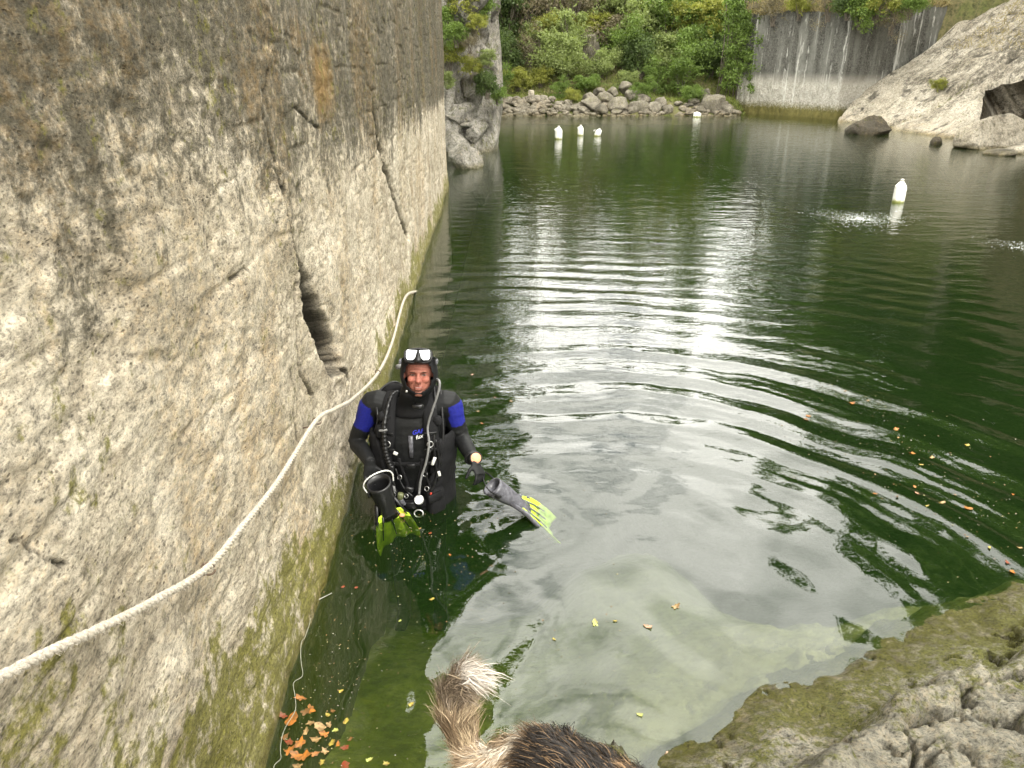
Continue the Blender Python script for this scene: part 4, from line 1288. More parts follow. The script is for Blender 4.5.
wp = [W(272, 775, .02), W(274, 750, .02), W(288, 712, .03), W(297, 672, .02), W(300, 645, .03), W(310, 612, .02), W(313, 585, .03), W(318, 560, .03)]
wp = [p + Vector((0.015, 0, 0)) for p in wp]
o = MB().tube(catmull([p + Vector((rng.normal() * .008, rng.normal() * .008, rng.normal() * .008)) for p in catmull(wp, 3)], 4), 0.0015, 6).build('cord', plain('pale_cord', (0.28, 0.28, 0.22), 0.7), base=tuple(wp[0]))
tag(o, 'thin pale cord lying along the waterline at the foot of the left wall', 'cord')
o = MB().tube([W(312, 603, .01), W(320, 599, .012), W(332, 593, .01)], 0.002, 5).build('cord', plain('pale_cord_end', (0.42, 0.42, 0.36), 0.7), base=tuple(W(312, 603, 0)))
tag(o, 'short loose cord end floating beside the wall\'s foot cord', 'cord')

# ------------------------------------------------------------------ buoys
M['buoy'] = None
t = NT('buoy_plastic')
sx = t.n('ShaderNodeSeparateXYZ'); g = t.n('ShaderNodeNewGeometry'); t.l(g.outputs['Position'], sx.inputs[0])
nz = t.noise(14, 5)
alg = t.ramp(t.math('ADD', sx.outputs['Z'], t.math('MULTIPLY', t.math('SUBTRACT', nz, .5), .12)), [(0.01, 1), (0.08, 0)])
c = t.mix(alg, t.mix(t.ramp(nz, [(0.3, 0), (0.7, 1)]), (0.68, 0.67, 0.60), (0.82, 0.81, 0.76)), (0.22, 0.24, 0.06))
M['buoy'] = t.bsdf(c, 0.45, t.bump(nz, .2, .01))
M['cap'] = plain('buoy_cap', (0.6, 0.58, 0.5), 0.5)


def jug(loc, h, r, label, tilt=0.0, grp='white float markers'):
    e = empty('buoy', loc, label, 'buoy', grp)
    L0 = Vector(loc)
    rings = []
    for z, rr in ((-.35, .75), (-.28, .95), (0, 1), (.35, 1.0), (.42, .97), (.48, 1.0), (.62, .98), (.72, .86), (.82, .60), (.90, .34), (.95, .24)):
        rings.append([L0 + Vector((r * rr * math.cos(a) + tilt * z * h, r * rr * .85 * math.sin(a), z * h)) for a in [2 * math.pi * k / 20 for k in range(20)]])
    MB().loft(rings).build('body', M['buoy'], e)
    rings = [[L0 + Vector((r * rr * math.cos(a) + tilt * z * h, r * rr * math.sin(a), z * h)) for a in [2 * math.pi * k / 14 for k in range(14)]] for z, rr in ((.94, .3), (1.0, .3), (1.01, .2))]
    MB().loft(rings).build('cap', M['cap'], e)
    MB().tube([L0 + Vector((-r * .9, -r * .3, h * .62)), L0 + Vector((-r * 1.15, -r * .4, h * .72)), L0 + Vector((-r * .6, -r * .3, h * .84))], r * .10, 8).build('handle', M['buoy'], e)
    return e


c = W(898, 202); jug(tuple(c), 0.41, 0.108, 'large white jug buoy floating near the bubbles on the right')
for (x, y, h, r, lb, tl) in ((558.5, 139, .40, .12, 'white float, leftmost of the three near the far shore', 0), (580.5, 135.5, .34, .10, 'white float, middle of the three near the far shore', 0), (597, 136, .24, .11, 'small tilted white float, rightmost of the three near the far shore', .3),
                             (697, 117, .22, .17, 'round white float in front of the dark far corner', 0)):
    c = W(x, y); jug(tuple(c), h, r, lb, tl)

# bubbles
M['foam'] = plain('foam_bubbles', (0.75, 0.78, 0.76), 0.25, 0, 50, 0.1)
for (c_, rr), lb in zip(BUB, ('ring of white bubbles fizzing at the surface beside the jug buoy', 'patch of white bubbles at the surface near the right edge')):
    vs, fs, off = [], [], 0
    v0, f0 = ICO[2]
    nB = int(2600 * rr / .6)
    for i in range(nB):
        a = rng.uniform(0, 6.28); d = rr * min(1.5, abs(rng.normal()) * 0.55) * (1 + .25 * math.sin(3 * a + 1) + .12 * math.sin(7 * a))
        x = c_.x + d * math.cos(a) * 1.2 + rng.normal() * .01; y = c_.y + d * math.sin(a) * 1.25
        s = abs(rng.normal()) * 0.0018 + 0.0010
        vs.append(v0 * np.array([s * 1.4, s, s * .7]) + np.array([x, y, water_h(x, y)])); fs.append(f0 + off); off += len(v0)
    o = link('bubbles', npmesh('b', np.concatenate(vs), np.concatenate(fs)), M['foam'], base=tuple(c_))
    tag(o, lb, 'bubbles', kind='stuff')

# ------------------------------------------------------------------ floating leaves
t = NT('fallen_leaf')
c = t.mix(t.ramp(t.noise(70, 6, 0.7), [(0.42, 0), (0.60, 0.8)]), t.attr('col', 'Color'), (0.13, 0.07, 0.025))
M['fleaf'] = t.bsdf(c, 0.45, t.bump(t.noise(80, 3), .4, .002))


def leaf_mesh(seed, col, s, lob=True):
    rs_ = np.random.default_rng(seed)
    n = 22; pts = []
    for k in range(n):
        a = 2 * np.pi * k / n
        rr = (0.92 + 0.08 * math.cos(7 * a + seed)) if not lob else (0.76 + 0.20 * math.cos(5 * a) + 0.09 * math.cos(11 * a + seed))
        rr *= (0.60 + 0.40 * abs(math.cos(a)) ** 1.5) * rs_.uniform(.86, 1.08)
        pts.append((rr * math.cos(a) * s * .5 * (1 + .1 * rs_.normal() * .5), rr * math.sin(a) * s * .5 * rs_.uniform(.85, 1.1), 0))
    curl = rs_.uniform(0.1, .5)
    rings = np.array([[(x * f, y * f, 0) for (x, y, _) in pts] for f in (0.02, .5, 1.0)])
    rings[:, :, 2] = curl * (rings[:, :, 0] ** 2 - 0.4 * rings[:, :, 1] ** 2) / s * 1.2 + 0.002
    v = rings.reshape(-1, 3); f = []
    for i in range(2):
        for k in range(n): f.append((i * n + k, (i + 1) * n + k, (i + 1) * n + (k + 1) % n, i * n + (k + 1) % n))
    v = np.concatenate([v, v - np.array([0, 0, 0.0008])]); f = np.array(f); f = np.concatenate([f, f[:, ::-1] + 3 * n])
    cols = np.tile(np.array(col) * rs_.uniform(.8, 1.2), (len(v), 1))
    me_ = npmesh('leaf', v, f, None, dict(col=cols)); me_.materials.append(M['fleaf'])
    return me_


LC = {'orange': (0.44, 0.16, 0.025), 'yellow': (0.42, 0.34, 0.06), 'red': (0.26, 0.05, 0.02), 'tan': (0.40, 0.27, 0.12), 'brown': (0.20, 0.10, 0.03), 'pale green': (0.48, 0.55, 0.14), 'pink': (0.60, 0.36, 0.24)}
leaves = []
clus = [(300, 698, 'orange', .055), (311, 710, 'orange', .05), (292, 720, 'orange', .075), (283, 716, 'red', .05), (300, 745, 'orange', .06), (290, 744, 'red', .045), (296, 757, 'orange', .06), (304, 758, 'orange', .07), (290, 752, 'orange', .05),
        (306, 733, 'tan', .04), (316, 741, 'tan', .05), (320, 728, 'tan', .05), (329, 726, 'tan', .04), (333, 712, 'brown', .03), (324, 735, 'orange', .05), (332, 744, 'yellow', .035), (338, 745, 'orange', .03), (345, 748, 'red', .04), (346, 722, 'yellow', .03),
        (322, 763, 'yellow', .035), (341, 692, 'yellow', .025), (298, 768, 'tan', .05), (345, 767, 'red', .05), (306, 712, 'brown', .05), (315, 755, 'orange', .04), (369, 760, 'pale green', .035), (386, 764, 'yellow', .03), (328, 716, 'yellow', .025), (336, 731, 'pale green', .03), (311, 724, 'tan', .045), (325, 752, 'tan', .04), (285, 738, 'brown', .04), (350, 740, 'brown', .03)]
for q_ in clus: leaves.append((*q_, 'in the bottom left leaf raft'))
for q_ in ((343, 587, 'red', .035), (356, 588, 'red', .028), (432, 600, 'yellow', .03), (411, 704, 'yellow', .03), (400, 621, 'pale green', .02), (450, 555, 'orange', .03), (430, 534, 'red', .04), (420, 529, 'tan', .03), (445, 497, 'tan', .04)):
    leaves.append((*q_, 'between the diver and the dog'))
for q_ in ((472, 375, 'pink', .05), (511, 402, 'tan', .06), (478, 411, 'tan', .045), (482, 424, 'orange', .05), (495, 398, 'pink', .04), (476, 395, 'tan', .03)):
    leaves.append((*q_, 'on the water right of the diver'))
for q_ in ((595, 624, 'pale green', .05), (648, 627, 'pink', .05), (676, 607, 'tan', .05), (615, 622, 'yellow', .025), (554, 640, 'yellow', .02), (640, 715, 'pale green', .03), (780, 760, 'pale green', .06), (668, 754, 'pink', .035)):
    leaves.append((*q_, 'on the pale water behind the dog'))
for q_ in ((852, 403, 'orange', .10), (868, 401, 'tan', .05), (845, 392, 'tan', .04), (896, 430, 'orange', .08), (912, 453, 'orange', .08), (932, 457, 'tan', .06), (921, 466, 'yellow', .05), (967, 445, 'yellow', .05), (915, 486, 'orange', .05), (917, 494, 'pink', .07), (942, 502, 'tan', .07), (927, 507, 'yellow', .04),
           (968, 508, 'orange', .07), (1013, 494, 'orange', .04), (1012, 572, 'orange', .06), (1007, 563, 'red', .05), (989, 549, 'yellow', .04), (967, 538, 'tan', .03), (806, 419, 'brown', .10), (808, 416, 'orange', .05), (875, 494, 'orange', .05), (898, 438, 'tan', .03), (1020, 548, 'tan', .04), (897, 498, 'brown', .04), (875, 474, 'tan', .03), (955, 495, 'tan', .03)):
    leaves.append((*q_, 'on the dark green water at right'))
cn = {}
for (x, y, c_, s, w_) in sorted(leaves):
    cn[(c_, w_)] = cn.get((c_, w_), 0) + 1
    me_ = leaf_mesh(int(x * 7 + y), LC[c_], s * (0.72 if y < 600 else 1.08), lob=(int(x + y) % 4 != 0))
    o = bpy.data.objects.new('leaf', me_); COL.objects.link(o)
    p = W(x, y); hh = water_h(p.x, p.y)
    o.location = (p.x, p.y, hh + 0.002); o.rotation_euler = (random.uniform(-.22, .22), random.uniform(-.22, .22), random.uniform(0, 6.28))
    tag(o, '%s leaf, %s of its colour %s' % (c_, names[cn[(c_, w_)] - 1], w_), 'leaf', 'fallen leaves floating on the water')
# tiny specks of debris
n = 1000
pz = []
while len(pz) < n:
    r_ = rng.uniform()
    if r_ < 0.30: x, y = rng.normal(325, 30), rng.normal(700, 50)
    elif r_ < 0.60: x, y = rng.uniform(300, 620), rng.uniform(480, 768)
    elif r_ < 0.75: x, y = rng.normal(410, 40), rng.normal(545, 25)
    else:
        x = rng.uniform(780, 1024); y = 380 + (x - 780) * .6 + rng.normal(0, 40)
    if y < 260: continue
    p = W(x, y); lim = WA + WB * p.y + 0.05
    if p.x > lim: pz.append((p.x, p.y, water_h(p.x, p.y) + .0015))
pz = np.array(pz); a = rng.uniform(0, 6.28, n); s = (rng.uniform(0.001, 0.0045, n) * np.clip(pz[:, 1] / 3, 0.8, 1.6))
u_ = np.stack([np.cos(a), np.sin(a), np.zeros(n)], -1) * s[:, None]; w_ = np.stack([-np.sin(a), np.cos(a), np.zeros(n)], -1) * (s * rng.uniform(.4, 1, n))[:, None]
v = np.stack([pz - u_, pz + w_, pz + u_, pz - w_], 1).reshape(-1, 3)
v[:, 2] += rng.uniform(0, .001, len(v))
colr = np.repeat(np.array([[.5, .5, .42], [.45, .42, .2], [.35, .2, .08], [.2, .17, .1]])[rng.integers(0, 4, n)], 4, 0)
o = link('floating_debris', npmesh('sp', v, np.arange(4 * n).reshape(-1, 4), None, dict(col=colr)), M['fleaf'], smooth=False)
tag(o, 'tiny pale specks of pollen and leaf crumbs floating on the water', 'debris', kind='stuff')

# ------------------------------------------------------------------ the diver
t = NT('body_surface')
colr_ = t.attr('col', 'Color')
nzb = t.noise(120, 5, 0.6)
c = t.mix(1.0, colr_, t.ramp(nzb, [(0.3, 0.75), (0.7, 1.2)]), 'MULTIPLY')
M['body'] = t.bsdf(c, 0.62, t.bump(nzb, 0.35, 0.002), 0, 0.28)
M['neo'] = plain('black_neoprene', (0.008, 0.008, 0.009), 0.65, nscale=90, var=0.3, bump=0.3, spec=0.22)
M['nylon'] = plain('black_nylon', (0.011, 0.011, 0.012), 0.85, nscale=240, var=0.4, bump=0.6, spec=0.2)
M['rubber'] = plain('wet_black_rubber', (0.011, 0.011, 0.012), 0.32, nscale=50, var=0.3, bump=0.25)
M['greyrub'] = plain('grey_rubber', (0.10, 0.10, 0.115), 0.25, nscale=50, var=0.4, bump=0.5)
M['hose'] = plain('grey_hose', (0.20, 0.20, 0.20), 0.4)
M['lime'] = plain('lime_plastic', (0.58, 0.90, 0.06), 0.35, nscale=30, var=0.3, bump=0.2)
M['yel'] = plain('yellow_plastic', (0.70, 0.50, 0.04), 0.4)
M['white'] = plain('white_plastic', (0.75, 0.75, 0.72), 0.4)
M['logo_blue'] = plain('blue_print', (0.03, 0.04, 0.5), 0.6)
M['tankm'] = plain('tank_paint', (0.10, 0.10, 0.11), 0.35, 0.2)
M['lens'] = plain('sky_white_glass', (0.78, 0.80, 0.82), 0.06, 0.65, 5, 0.03, 0.0)  # near-white base colour carries the sky reflected in the lenses
M['face_or'] = plain('orange_dial', (0.80, 0.36, 0.20), 0.35)


def smooth_path(pts, n=6):
    return catmull(pts, n)


DB = Vector((-0.60, 4.05, -0.97))
DVR = 1
diver = empty('person', tuple(DB), 'scuba diver in black and blue wetsuit standing waist deep by the wall holding fins', 'person')
TS = [  # z, cx, cy, rx, ry : torso
    (-0.16, -.600, 4.07, .165, .120), (-0.06, -.600, 4.07, .178, .130), (0.06, -.598, 4.07, .168, .128), (0.18, -.596, 4.06, .168, .130), (0.30, -.594, 4.055, .180, .135),
    (0.42, -.592, 4.05, .192, .135), (0.52, -.590, 4.05, .198, .120), (0.585, -.588, 4.05, .175, .100), (0.635, -.580, 4.04, .110, .080), (0.67, -.572, 4.03, .068, .066), (0.72, -.56, 4.01, .060, .062), (0.77, -.552, 4.00, .056, .058)]


def sec(z, cx, cy, rx, ry, n=28, a0=0, a1=2 * math.pi, add=0.0, p=2.3):
    r_ = []
    for k in range(n):
        a = a0 + (a1 - a0) * k / n
        ca, sa = math.cos(a), math.sin(a)
        q = (abs(ca) ** p + abs(sa) ** p) ** (-1 / p)
        r_.append(Vector((cx + (rx + add) * ca * q, cy + (ry + add) * sa * q, z)))
    return r_


sR, eR, wR = AY(373, 403, 4.06), AY(357, 441, 4.08), AY(370, 462, 3.84)
sL, eL, wL = AY(449, 403, 4.06), AY(461, 437, 4.05), AY(474, 461, 3.83)
hc = AY(419, 374.5, 3.96)
bodyb = MB()
bodyb.loft([sec(*q) for q in TS])
for s_, e_, w_ in ((sR, eR, wR), (sL, eL, wL)):
    inn = Vector((-.59, 4.05, .56)).lerp(s_, .55)
    bodyb.tube(smooth_path([inn, s_, s_.lerp(e_, .5), e_, e_.lerp(w_, .5), w_], 4),
               list(np.interp(np.linspace(0, 5, 21), [0, 1, 2, 3, 4, 5], [.080, .074, .060, .050, .047, .034])), 16)
for sx_ in (-1, 1):
    hp = Vector((-.60 + sx_ * .085, 4.07, -.08)); kn = Vector((-.60 + sx_ * .11, 4.02, -.50)); an = Vector((-.60 + sx_ * .12, 4.08, -.90))
    bodyb.tube(smooth_path([hp, hp.lerp(kn, .5), kn, kn.lerp(an, .4), an], 4), list(np.interp(np.linspace(0, 4, 17), [0, 1, 2, 3, 4], [.100, .088, .062, .060, .045])), 14)
    bodyb.tube([an + Vector((0, .03, -.03)), an + Vector((0, -.05, -.035)), an + Vector((sx_ * .01, -.17, -.05))], [(.045, .04), (.048, .04), (.04, .02)], 12)
# head
hr = Euler((R(-15), R(2), R(4)))
HM = hr.to_matrix()
HS = 1.07
H = lambda x, y, z: hc + HM @ Vector((x * HS, y * HS, z * HS))      # face looks towards -Y
bodyb.ell(H(0, .015, .03), (.080, .098, .098), 24, 16, hr)
bodyb.ell(H(0, -.015, -.035), (.066, .072, .082), 20, 14, hr)     # jaw and cheeks
bodyb.ell(H(0, -.050, -.092), (.032, .028, .022), 14, 8, hr)      # chin
bodyb.ell(H(0, -.078, .026), (.052, .016, .012), 14, 8, hr)       # brow
for q in (-1, 1):
    bodyb.ell(H(q * .036, -.066, -.016), (.024, .022, .022), 14, 8, hr)
    bodyb.ell(H(q * .082, .01, -.008), (.010, .018, .030), 10, 8, hr)
bodyb.tube([H(0, -.080, .018), H(0, -.094, -.004), H(0, -.107, -.022), H(0, -.092, -.034)], [.009, .012, .016, .012], 10)
for q in (-1, 1): bodyb.ell(H(q * .013, -.094, -.028), (.009, .010, .008), 8, 6, hr)
bodyb.ell(H(0, -.082, -.055), (.026, .010, .006), 12, 6, hr)
bodyb.ell(H(0, -.080, -.068), (.022, .011, .007), 12, 6, hr)


def hand(mb, w, fwd, palmn, side, curl, hs=1.0):
    """palm and five fingers; fwd: wrist to knuckles, palmn: out of the palm, side: towards the thumb"""
    fwd = fwd.normalized(); palmn = (palmn - fwd * palmn.dot(fwd)).normalized(); sd = fwd.cross(palmn)
    if sd.dot(side) < 0: sd = -sd
    k = w + fwd * .095 * hs
    mb.tube([w - fwd * .02, w + fwd * .02, w + fwd * .06 * hs, k], [(.030, .026), (.036, .020), (.042, .017), (.042, .014)], 14, up=tuple(palmn))
    for i, (o_, L1) in enumerate(((.031, .075), (.011, .085), (-.010, .079), (-.030, .062))):
        p = k - fwd * .012 + sd * o_ * hs
        pts, dr = [p - fwd * .02, p], fwd.copy()
        ang = 0
        for sgm, fr_ in enumerate((.45, .32, .25)):
            ang += curl[i] * (1.0, 1.1, .8)[sgm]
            dr = fwd * math.cos(ang) + palmn * math.sin(ang) + sd * o_ * 2.0
            p = p + dr * L1 * fr_ * hs; pts.append(p)
        mb.tube(pts, [.0105, .0105, .0098, .0088, .0070], 8)
    b_ = w + fwd * .035 + sd * .030
    mb.tube([b_ - sd * .012, b_, b_ + (sd * .75 + fwd * .5 + palmn * .35) * .036, b_ + (sd * .75 + fwd * .9 + palmn * .9) * .058], [.014, .014, .0115, .008], 8)


fR0, fR1 = AY(377, 479, 3.73), AY(394, 514, 3.80)
fL0 = AY(487, 487, 3.80)
hand(bodyb, wR, Vector((-.01, -.22, -.95)), Vector((.35, -.9, 0)), Vector((.8, -.5, 0)), (.55, .6, .6, .65))
hand(bodyb, wL, (AY(483, 480, 3.74) - wL), Vector((-.2, -.3, -.9)), Vector((-.9, -.3, -.1)), (.5, .6, .65, .6))
me = bodyb.mesh('body')
me = modmesh(me, [('REMESH', dict(mode='VOXEL', voxel_size=0.0052, use_smooth_shade=True)), ('SMOOTH', dict(factor=0.5, iterations=3))])
v = getv(me).astype(float); nrm_ = getn(me).astype(float)
# eyes: sockets and lids
HMi = np.array(HM.inverted())
lv = (v - np.array(hc)) @ HMi.T
isface = (lv[:, 1] < 0.02) & (np.abs(lv[:, 0]) < .09) & (lv[:, 2] > -.13) & (lv[:, 2] < .14)
for q in (-1, 1):
    d2 = ((lv[:, 0] - q * .031) / .017) ** 2 + ((lv[:, 2] - .008) / .010) ** 2
    v += (np.exp(-d2) * isface * (lv[:, 1] < -.04) * .009)[:, None] * np.array(HM @ Vector((0, 1, 0)))
d2 = (lv[:, 0] / .024) ** 2 + ((lv[:, 2] + .0615) / .0028) ** 2
v += (np.exp(-d2) * (lv[:, 1] < -.06) * .004)[:, None] * np.array(HM @ Vector((0, 1, 0)))
# neoprene folds
zc_ = v[:, 2]
elb = np.minimum(np.linalg.norm(v - np.array(eR), axis=1), np.linalg.norm(v - np.array(eL), axis=1))
wr_ = 0.0025 * fbm(v[:, 0] * 16, v[:, 1] * 16, v[:, 2] * 30, oct=3, seed=161) + 0.004 * ridge(v[:, 0] * 9, v[:, 1] * 9, v[:, 2] * 26, oct=2, seed=162) * sst(.13, .03, elb)
isneo = (lv[:, 2] < -.14) | (np.linalg.norm(lv, axis=1) > .17)
v += nrm_ * (wr_ * isneo)[:, None]
setv(me, v)
col = np.tile(np.array([0.009, 0.0095, 0.010]), (len(v), 1))
skin = np.array([0.30, 0.115, 0.082])
fc = (np.linalg.norm(lv, axis=1) < .16) & (lv[:, 2] > -.115)
sk = skin * (1 + 0.15 * fbm(lv[:, 0] * 30, lv[:, 1] * 30, lv[:, 2] * 30, oct=3, seed=5))[:, None]
col[fc] = sk[fc]
def paint(mask_w, cc):
    global col
    w_ = (mask_w * fc)[:, None]; col = col * (1 - w_) + np.array(cc) * w_
front = lv[:, 1] < -.045
for q in (-1, 1):
    paint(front * np.exp(-(((lv[:, 0] - q * .036) / .022) ** 2 + ((lv[:, 2] + .016) / .016) ** 2)) * .5, (.40, .12, .085))
    paint(front * sst(1.25, .8, np.hypot((lv[:, 0] - q * .031) / .0135, (lv[:, 2] - .007) / .0062)), (.16, .075, .055))
    paint(front * sst(1.15, .85, np.hypot((lv[:, 0] - q * .031) / .0105, (lv[:, 2] - .0065) / .0036)), (.30, .24, .21))
    paint(front * sst(1.15, .85, np.hypot((lv[:, 0] - q * .031) / .0046, (lv[:, 2] - .0065) / .0040)), (.03, .02, .015))
    paint(front * sst(1.25, .8, np.hypot((lv[:, 0] - q * .033) / .018, (lv[:, 2] - .0245 + abs(0) + ((lv[:, 0] - q * .033) / .018) ** 2 * .003) / .0038)) * .9, (.05, .03, .02))
paint(front * np.exp(-((lv[:, 0] / .018) ** 2 + ((lv[:, 2] + .024) / .014) ** 2)) * .45, (.42, .13, .10))
paint(front * sst(1.2, .85, np.hypot(lv[:, 0] / .027, (lv[:, 2] + .062 - (lv[:, 0] / .027) ** 2 * .004) / .0085)), (.26, .075, .06))
paint(front * sst(1.2, .85, np.hypot(lv[:, 0] / .020, (lv[:, 2] + .0615 - (lv[:, 0] / .02) ** 2 * .003) / .0026)), (.30, .22, .19))
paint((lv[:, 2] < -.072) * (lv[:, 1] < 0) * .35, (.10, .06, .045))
# blue panels on the upper arms
for s_, e_ in ((sR, eR), (sL, eL)):
    ax = (e_ - s_); Ln = ax.length; ax = np.array(ax / Ln)
    rel = v - np.array(s_); tt_ = rel @ ax
    outw = np.sign(s_.x + .59)
    dist = np.linalg.norm(rel - np.outer(tt_, ax), axis=1)
    m_ = (dist < .095) & (tt_ > -.03 + .03 * (rel[:, 2] > 0)) & (tt_ < Ln * .60 + .01 * fbm(v[:, 0] * 25, v[:, 1] * 25, v[:, 2] * 25, oct=2, seed=167)) & ((v[:, 0] - s_.x) * outw > .004 + .012 * fbm(v[:, 0] * 30, v[:, 1] * 30, v[:, 2] * 30, oct=2, seed=166)) & ~fc
    m_ &= (v[:, 0] - s_.x) * outw > (-.01 + .035 * sst(Ln * .4, Ln * .66, tt_))
    col[m_] = (0.010, 0.014, 0.19)
setcol(me, 'col', col)
link('body', me, M['body'], diver)

# hood with a face opening
bm_ = MB()
hd = MB()
n_, m_ = 48, 34
rings = []
for j in range(m_ + 1):
    th = math.pi * j / m_
    rings.append((th, [(2 * math.pi * k / n_) for k in range(n_)]))
vsd = {}; bmh = bmesh.new()
def hoodp(th, ph):
    x = .094 * math.sin(th) * math.sin(ph); y = -.108 * math.sin(th) * math.cos(ph) + .006; z = -.132 * math.cos(th) + .004
    x *= 1 - .12 * sst(0, -.12, z); 
    return H(float(x), float(y), float(z))
grid = [[bmh.verts.new(hoodp(max(.02, min(math.pi - .02, th)), ph)) for ph in phs] for th, phs in rings]
for j in range(m_):
    for k in range(n_):
        th = math.pi * (j + .5) / m_; ph = 2 * math.pi * (k + .5) / n_
        if ph > math.pi: ph -= 2 * math.pi
        el_ = th - math.pi / 2
        if (abs(ph) / .86) ** 2.5 + (abs(el_ + .06) / .64) ** 2.5 < 1: continue
        bmh.faces.new((grid[j][k], grid[j][(k + 1) % n_], grid[j + 1][(k + 1) % n_], grid[j + 1][k]))
bmesh.ops.delete(bmh, geom=[q for q in bmh.verts if not q.link_faces], context='VERTS')
bmesh.ops.recalc_face_normals(bmh, faces=bmh.faces)
me = bpy.data.meshes.new('hood'); bmh.to_mesh(me); bmh.free()
me = modmesh(me, [('SOLIDIFY', dict(thickness=0.007, offset=1.0)), ('SUBSURF', dict(levels=1))])
hood = link('hood', me, M['neo'], diver)
# hood bib and collar
me = MB().loft([sec(z, cx, cy, rx, ry, 28) for z, cx, cy, rx, ry in ((.555, -.585, 4.045, .150, .125), (.60, -.58, 4.035, .125, .105), (.645, -.573, 4.02, .092, .090), (.69, -.563, 3.995, .084, .096), (.735, -.553, 3.98, .086, .104), (.765, -.548, 3.975, .080, .100))]).mesh('bib')
v = getv(me).astype(float)
link('hood_bib', modmesh(me, [('SUBSURF', dict(levels=2))]), M['neo'], diver)

# mask pushed up on the forehead
mk = empty('mask', tuple(H(0, 0, 0) - DB)); mk.parent = diver
mk.location = H(0, 0, 0) - DB
MR = Euler((R(-38), R(2), R(4)))
MM = MR.to_matrix()
Mk = lambda x, y, z: H(0, -.088, .108) + MM @ Vector((x, y, z))
def rr_ring(w, h, y, n=28, p=3.5, cx=0, notch=0.0):
    r_ = []
    for k in range(n):
        a = 2 * math.pi * k / n; ca, sa = math.cos(a), math.sin(a); q = (abs(ca) ** p + abs(sa) ** p) ** (-1 / p)
        zz_ = h * sa * q; xx_ = w * ca * q
        if zz_ < 0: zz_ += notch * math.exp(-(xx_ / .02) ** 2)
        r_.append(Mk(cx + xx_, y, zz_))
    return r_
MB().loft([rr_ring(.070, .038, .045), rr_ring(.078, .044, .02), rr_ring(.080, .045, -.004), rr_ring(.076, .041, -.012), rr_ring(.070, .036, -.010), rr_ring(.068, .034, .01)], cap=True).build('skirt', M['rubber'], mk)
MB().tube([Mk(0, -.014, .030), Mk(0, -.016, 0), Mk(0, -.03, -.028), Mk(0, -.026, -.046)], [(.004, .004), (.007, .006), (.020, .014), (.022, .012)], 12).build('nose_pocket', M['rubber'], mk)
for q in (-1, 1):
    pts = [(.006, .028), (.060, .031), (.066, .018), (.066, -.012), (.058, -.028), (.030, -.029), (.018, -.016)]
    r1 = [Mk(q * x, -.0125, z) for x, z in pts]; r2 = [Mk(q * x * .98, -.0185, z * .95) for x, z in pts]
    MB().loft([r1, r2]).build('lens', M['lens'], mk, smooth=False)
MB().torus(H(0, .016, .070), .104, .006, Euler((R(-36), 0, R(4))), 30, 8, sy=1.10).build('strap', M['rubber'], mk)
for q in (-1, 1): MB().box(H(q * .094, -.05, .075), (.014, .035, .024), None, .004).build('buckle', M['greyrub'], mk)

# buoyancy vest
def vest_sec(z, add, n=40, gap=0.0):
    qs = [np.interp(z, [a[0] for a in TS], [a[i] for a in TS]) for i in range(1, 5)]
    out = []
    for k in range(n + 1):
        a = -math.pi / 2 + gap + (2 * math.pi - 2 * gap) * k / n
        ca, sa = math.cos(a), math.sin(a); p = 2.3; q = (abs(ca) ** p + abs(sa) ** p) ** (-1 / p)
        out.append(Vector((qs[0] + (qs[2] + add) * ca * q, qs[1] + (qs[3] + add) * sa * q, z)))
    return out
bmv = bmesh.new(); rows = []
for z, add, gap in ((-.13, .040, .28), (-.08, .055, .24), (.0, .058, .22), (.08, .050, .30), (.16, .056, .42), (.24, .056, .55), (.32, .054, .66), (.40, .046, .74), (.46, .036, .90)):
    rows.append([bmv.verts.new(p + Vector((0, 0, .0))) for p in vest_sec(z, add, 44, gap)])
for a, b in zip(rows[:-1], rows[1:]):
    for k in range(44): bmv.faces.new((a[k], a[k + 1], b[k + 1], b[k]))
me = bpy.data.meshes.new('v'); bmv.to_mesh(me); bmv.free()
me = modmesh(me, [('SOLIDIFY', dict(thickness=0.022, offset=1.0)), ('SUBSURF', dict(levels=2))])
v = getv(me).astype(float); n3 = getn(me).astype(float)
v += n3 * (0.007 * ridge(v[:, 0] * 14, v[:, 1] * 10, v[:, 2] * 14, oct=3, seed=171) + .004 * fbm(v[:, 0] * 30, v[:, 1] * 30, v[:, 2] * 30, oct=2, seed=172))[:, None]
setv(me, v)
bcd = link('buoyancy_vest', me, M['nylon'], diver)
T3 = lambda x, z, add=0.0: (lambda c_: Vector((x, c_[1] - (c_[3] + add) * max(0.05, (1 - abs((x - c_[0]) / (c_[2] + add + .001)) ** 2.3)) ** (1 / 2.3), z)))([0] + [float(np.interp(z, [a[0] for a in TS], [a[i] for a in TS])) for i in (2,)] + [0, 0]) if False else None
def tf(x, z, add=0.0):
    cx_, cy_, rx_, ry_ = [float(np.interp(z, [a[0] for a in TS], [a[i] for a in TS])) for i in range(1, 5)]
    q = min(.97, abs(x - cx_) / (rx_ + add))
    return Vector((x, cy_ - (ry_ + add) * (1 - q ** 2.3) ** (1 / 2.3), z))
wing = MB()
wing.ell((-.595, 4.17, .50), (.225, .075, .20), 28, 18)
wing.ell((-.70, 4.13, .63), (.085, .065, .075), 18, 12).ell((-.485, 4.13, .63), (.075, .06, .07), 18, 12)
me = modmesh(wing.mesh('w'), [('REMESH', dict(mode='VOXEL', voxel_size=0.01, use_smooth_shade=True)), ('SMOOTH', dict(factor=.5, iterations=5))])
v = getv(me).astype(float); n3 = getn(me).astype(float)
v += n3 * (0.010 * ridge(v[:, 0] * 12, v[:, 1] * 12, v[:, 2] * 12, oct=3, seed=175))[:, None]
